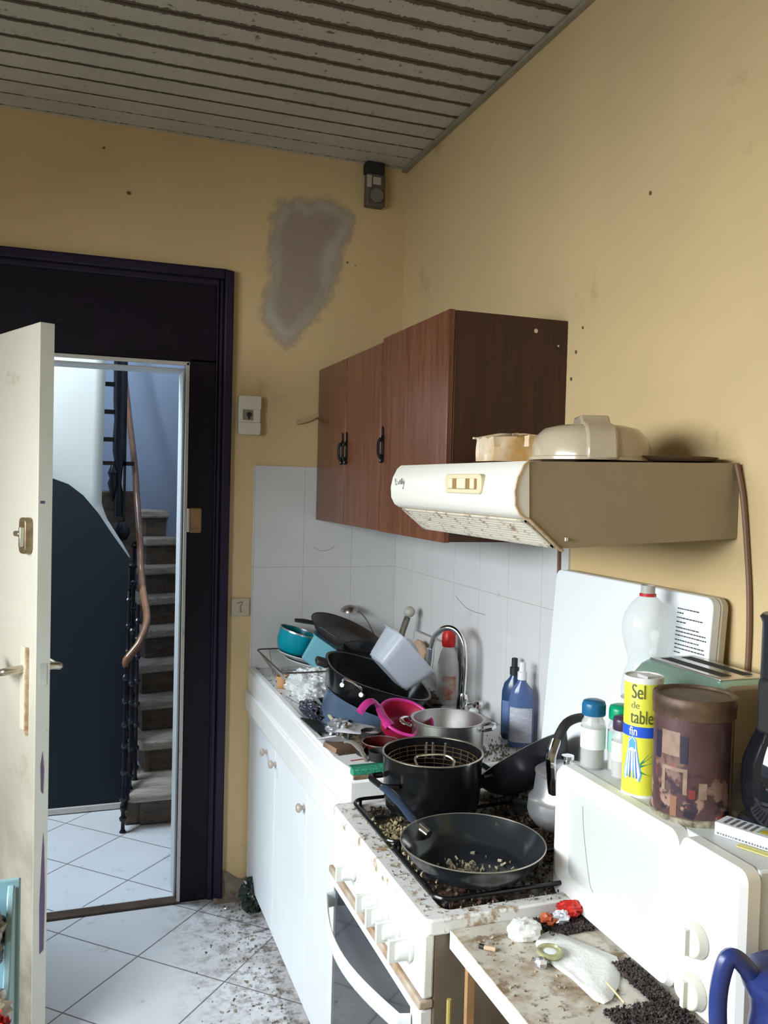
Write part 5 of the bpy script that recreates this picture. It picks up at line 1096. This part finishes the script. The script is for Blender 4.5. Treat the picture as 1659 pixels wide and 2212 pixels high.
m_grp = mat('grey_paper', (.50, .50, .52), .6, var=.2, vscale=30)
def crate(label, loc, rot, sz, m, name='carton_scrap', cat='carton', bev=.001):
    mb = MB(); mb.box(-sz[0]/2, sz[0]/2, -sz[1]/2, sz[1]/2, 0, sz[2]); o = mb.build(name, m, bevel=bev); o.location = loc; o.rotation_euler = rot; tag(o, label, cat); return o
crate('grey folded blister card leaning on the sink rim', (-.560, -1.045, SZ+.010), (math.radians(-20), math.radians(24), math.radians(15)), (.075, .090, .004), m_grp, 'blister_card', 'card')
crate('small square pale packet standing in the clutter below the blue pot', (-.520, -1.02, SZ+.012), (math.radians(15), math.radians(-12), math.radians(35)), (.030, .030, .040), mat('pale_packet', (.55, .58, .60), .4), 'sauce_packet', 'packet')
crate('brown paper-like sachet leaning on the small pale packet', (-.548, -1.04, SZ+.020), (math.radians(8), math.radians(25), math.radians(-20)), (.006, .030, .045), mat('brown_sachet', (.18, .13, .09), .5), 'sachet', 'packet')
crate('flattened brown carton lying on the sink rim', (-.570, -1.130, SZ+.012), (math.radians(5), math.radians(10), math.radians(20)), (.085, .060, .014), mat('brown_carton', (.26, .16, .10), .6, var=.4, vscale=20), 'brown_carton', 'carton')
tag(flat_poly([(-.57, -1.06), (-.50, -1.01), (-.44, -1.04), (-.43, -1.09), (-.47, -1.115), (-.53, -1.09)], SZ+.040, .001, .012, 8, 'crumpled_paper', m_grp), 'creased pale paper between blue pot and pink pan', 'paper')
t = thing('metal_tongs', 'grey metal cutlery handle curving over the white packet', 'cutlery', (-.56, -1.24, SZ+.03))
mb = MB(); mb.tube(smooth_path([(-.566, -1.165, SZ+.044), (-.560, -1.195, SZ+.052), (-.552, -1.235, SZ+.046), (-.548, -1.285, SZ+.024)], 5), [.011]*6+[.010]*5+[.006]*5, 10, flat=.4, up=(0, 0, 1)); mb.build('handle', mat('grey_metal', (.45, .44, .38), .3, metal=.6), t)
cup((-.515, -1.275, SZ), .026, .050, m_blackm, 'black cup nearest the black fryer pot on the sink edge', rot=(0, 0, 0))
cup((-.545, -1.205, SZ+.006), .024, .045, mat('dark_cup', (.03, .028, .025), .3), 'dark cup tipped over between carton and red pan', rot=(math.radians(60), 0, math.radians(30)))
cup((-.480, -1.115, SZ+.0), .030, .055, mat('dark_cup2', (.022, .02, .02), .3), 'dark cup standing behind the brown carton')
mb = MB(); mb.crumple((-.520, -.945, SZ+.020), (.040, .035, .022), seed=51, amp=.4, n=18); tag(mb.build('foil_wrapper', mat('grey_foil', (.42, .42, .45), .3, metal=.5), angle=15), 'crumpled grey foil wrapper between knife handle and small pale packet', 'wrapper')
mb = MB(); mb.crumple((-.485, -.655, SZ+.016), (.045, .045, .018), seed=53, amp=.4, n=18); tag(mb.build('dark_rag', mat('dark_rag', (.045, .038, .036), .8)), 'small dark rag behind the black pouch', 'cloth')
mb = MB(); mb.crumple((-.475, -1.060, SZ+.018), (.040, .040, .018), seed=57, amp=.4, n=18); tag(mb.build('brown_rag', mat('brown_rag', (.10, .065, .045), .8)), 'brown crumpled wrapper under the creased pale paper', 'wrapper')
crate('thin black plastic tray lid sloping on the sink rim by the knife', (-.575, -.890, SZ+.012), (math.radians(4), math.radians(14), math.radians(8)), (.060, .120, .004), m_blackm, 'tray_lid', 'lid')
t = thing('white_packet', 'white cardboard packet with a red stripe on the sink corner', 'box', (-.575, -1.27, SZ))
mb = MB(); M = T((-.565, -1.262, SZ+.010), (0, 0, math.radians(8))); mb.box(-.048, .048, -.050, .050, 0, .016, M); mb.build('packet', mat('packet_card', (.74, .74, .74), .5), t, bevel=.001)
mb = MB(); mb.box(-.022, .022, -.004, .002, .0161, .0168, M); mb.build('red_stripe', mat('red_stripe', (.35, .03, .03), .5), t)
t = thing('scouring_sponge', 'green and brown scouring sponge at the corner of the sink by the fryer', 'sponge', (-.56, -1.345, SZ))
mb = MB(); mb.box(-.603, -.490, -1.337, -1.292, SZ+.012, SZ+.026); mb.build('green_pad', mat('green_pad', (.03, .27, .17), .8, bump=.5, bscale=80), t, bevel=.002)
mb = MB(); mb.box(-.601, -.490, -1.336, -1.294, SZ+.000, SZ+.012); mb.build('brown_foam', mat('brown_foam', (.30, .20, .11), .9, var=.5, vscale=30, bump=.5, bscale=50), t, bevel=.002)
mb = MB(); R = random.Random(77)
for i in range(900):
    mb.chip((R.uniform(-.60, -.04), R.choice([R.uniform(-.58, -.04), R.uniform(-1.33, -1.04)]), SZ+.002) if R.random() > .35 else (R.uniform(-.20, -.05), R.uniform(-1.33, -1.16), SZ+.002), R.choice([.0015, .002, .003]), R)
tag(mb.build('food_dirt', mat('sink_dirt', (.12, .085, .06), .7, var=1, col2=(.35, .28, .20), vscale=40), smooth=False), 'brown food dirt scattered over the sink drainer', 'dirt', kind='stuff')
mb = MB(); mb.crumple((-.165, -.70, SZ+.022), (.05, .10, .026), seed=61, amp=.5, n=24); tag(mb.build('dishcloth', mat('brown_cloth', (.11, .075, .055), .9, var=.4, vscale=16)), 'wrinkled dark brown dishcloth at the foot of the tap', 'cloth')

# ================================================================ FLOOR ITEMS AND BOTTOM LEFT
mb = MB(); mb.crumple((-.598, -.14, .055), (.050, .055, .060), seed=71, amp=.4, n=24); tag(mb.build('rubbish_bag', mat('green_black_film', (.012, .022, .018), .3), angle=25), 'small dark crumpled bag on the floor against the sink cabinet', 'bag')
mb = MB(); R = random.Random(31)
for i in range(260):
    x = -.62-abs(R.gauss(0, .11)); y = R.uniform(-1.25, -.08); 
    if y > -.25 and x < -.75: continue
    mb.chip((x, y, .0015), R.choice([.0015, .0025, .004]), R)
tag(mb.build('floor_crumbs', mat('floor_crumb', (.08, .055, .04), .8, var=1, col2=(.3, .25, .2), vscale=40), smooth=False), 'dark crumbs and dust on the floor along the sink cabinet', 'dirt', kind='stuff')
mb = MB(); mb.blob((-.70, -.11, .006), (.012, .010, .006), seed=4, amp=.4, n=6); tag(mb.build('foil_scrap', MATS['foil']), 'tiny silvery scrap on the floor near the skirting', 'foil')
t = thing('wheeled_cart', 'pale teal cart corner at the bottom left in front of the white door', 'cart', (-1.43, -2.15, 0))
for z in (.30, .80): mb = MB(); mb.box(-1.62, -1.350, -2.40, -1.90, z, z+.015); mb.build('shelf', mat('teal_paint', (.22, .36, .40), .4, dirt=((.10, .14, .15), .2, 9)), t)
mb = MB(); mb.prism([(-1.885, .03), (-1.885, .975), (-1.91, .990), (-1.93, .985), (-2.02, .86), (-2.40, .84), (-2.40, .03)], -1.352, -1.342, 'x'); mb.build('side_panel', MATS['teal_paint'], t, bevel=.002)
mb = MB(); mb.box(-1.62, -1.335, -1.885, -1.872, .03, .985); mb.build('back_panel', MATS['teal_paint'], t, bevel=.003)
for x, y in ((-1.60, -1.90), (-1.60, -2.38)): mb = MB(); mb.box(x-.012, x+.012, y-.012, y+.012, .0, .80); mb.build('leg', MATS['teal_paint'], t)
mb = MB(); mb.crumple((-1.388, -2.06, .865), (.048, .055, .050), seed=81, amp=.32, n=36, freq=1.8); tag(mb.build('plastic_bag', mat('silvery_bag', (.72, .74, .78), .12, metal=.3), angle=15), 'shiny crumpled plastic packaging on the cart at bottom left', 'plastic bag')
mb = MB(); mb.crumple((-1.352, -2.13, .865), (.022, .045, .042), seed=83, amp=.4, n=20); tag(mb.build('crisp_packet', mat('red_film', (.50, .02, .015), .3), angle=20), 'red packet at the bottom left corner on the cart', 'packet')
mb = MB(); mb.crumple((-1.395, -1.955, .930), (.042, .045, .055), seed=85, amp=.35, n=30, freq=1.8); tag(mb.build('crumpled_carton', mat('dim_packaging', (.16, .13, .13), .4, var=1, col2=(.50, .47, .46), vscale=18), angle=15), 'grey and pink crumpled packaging on the cart, behind the shiny plastic', 'packaging')
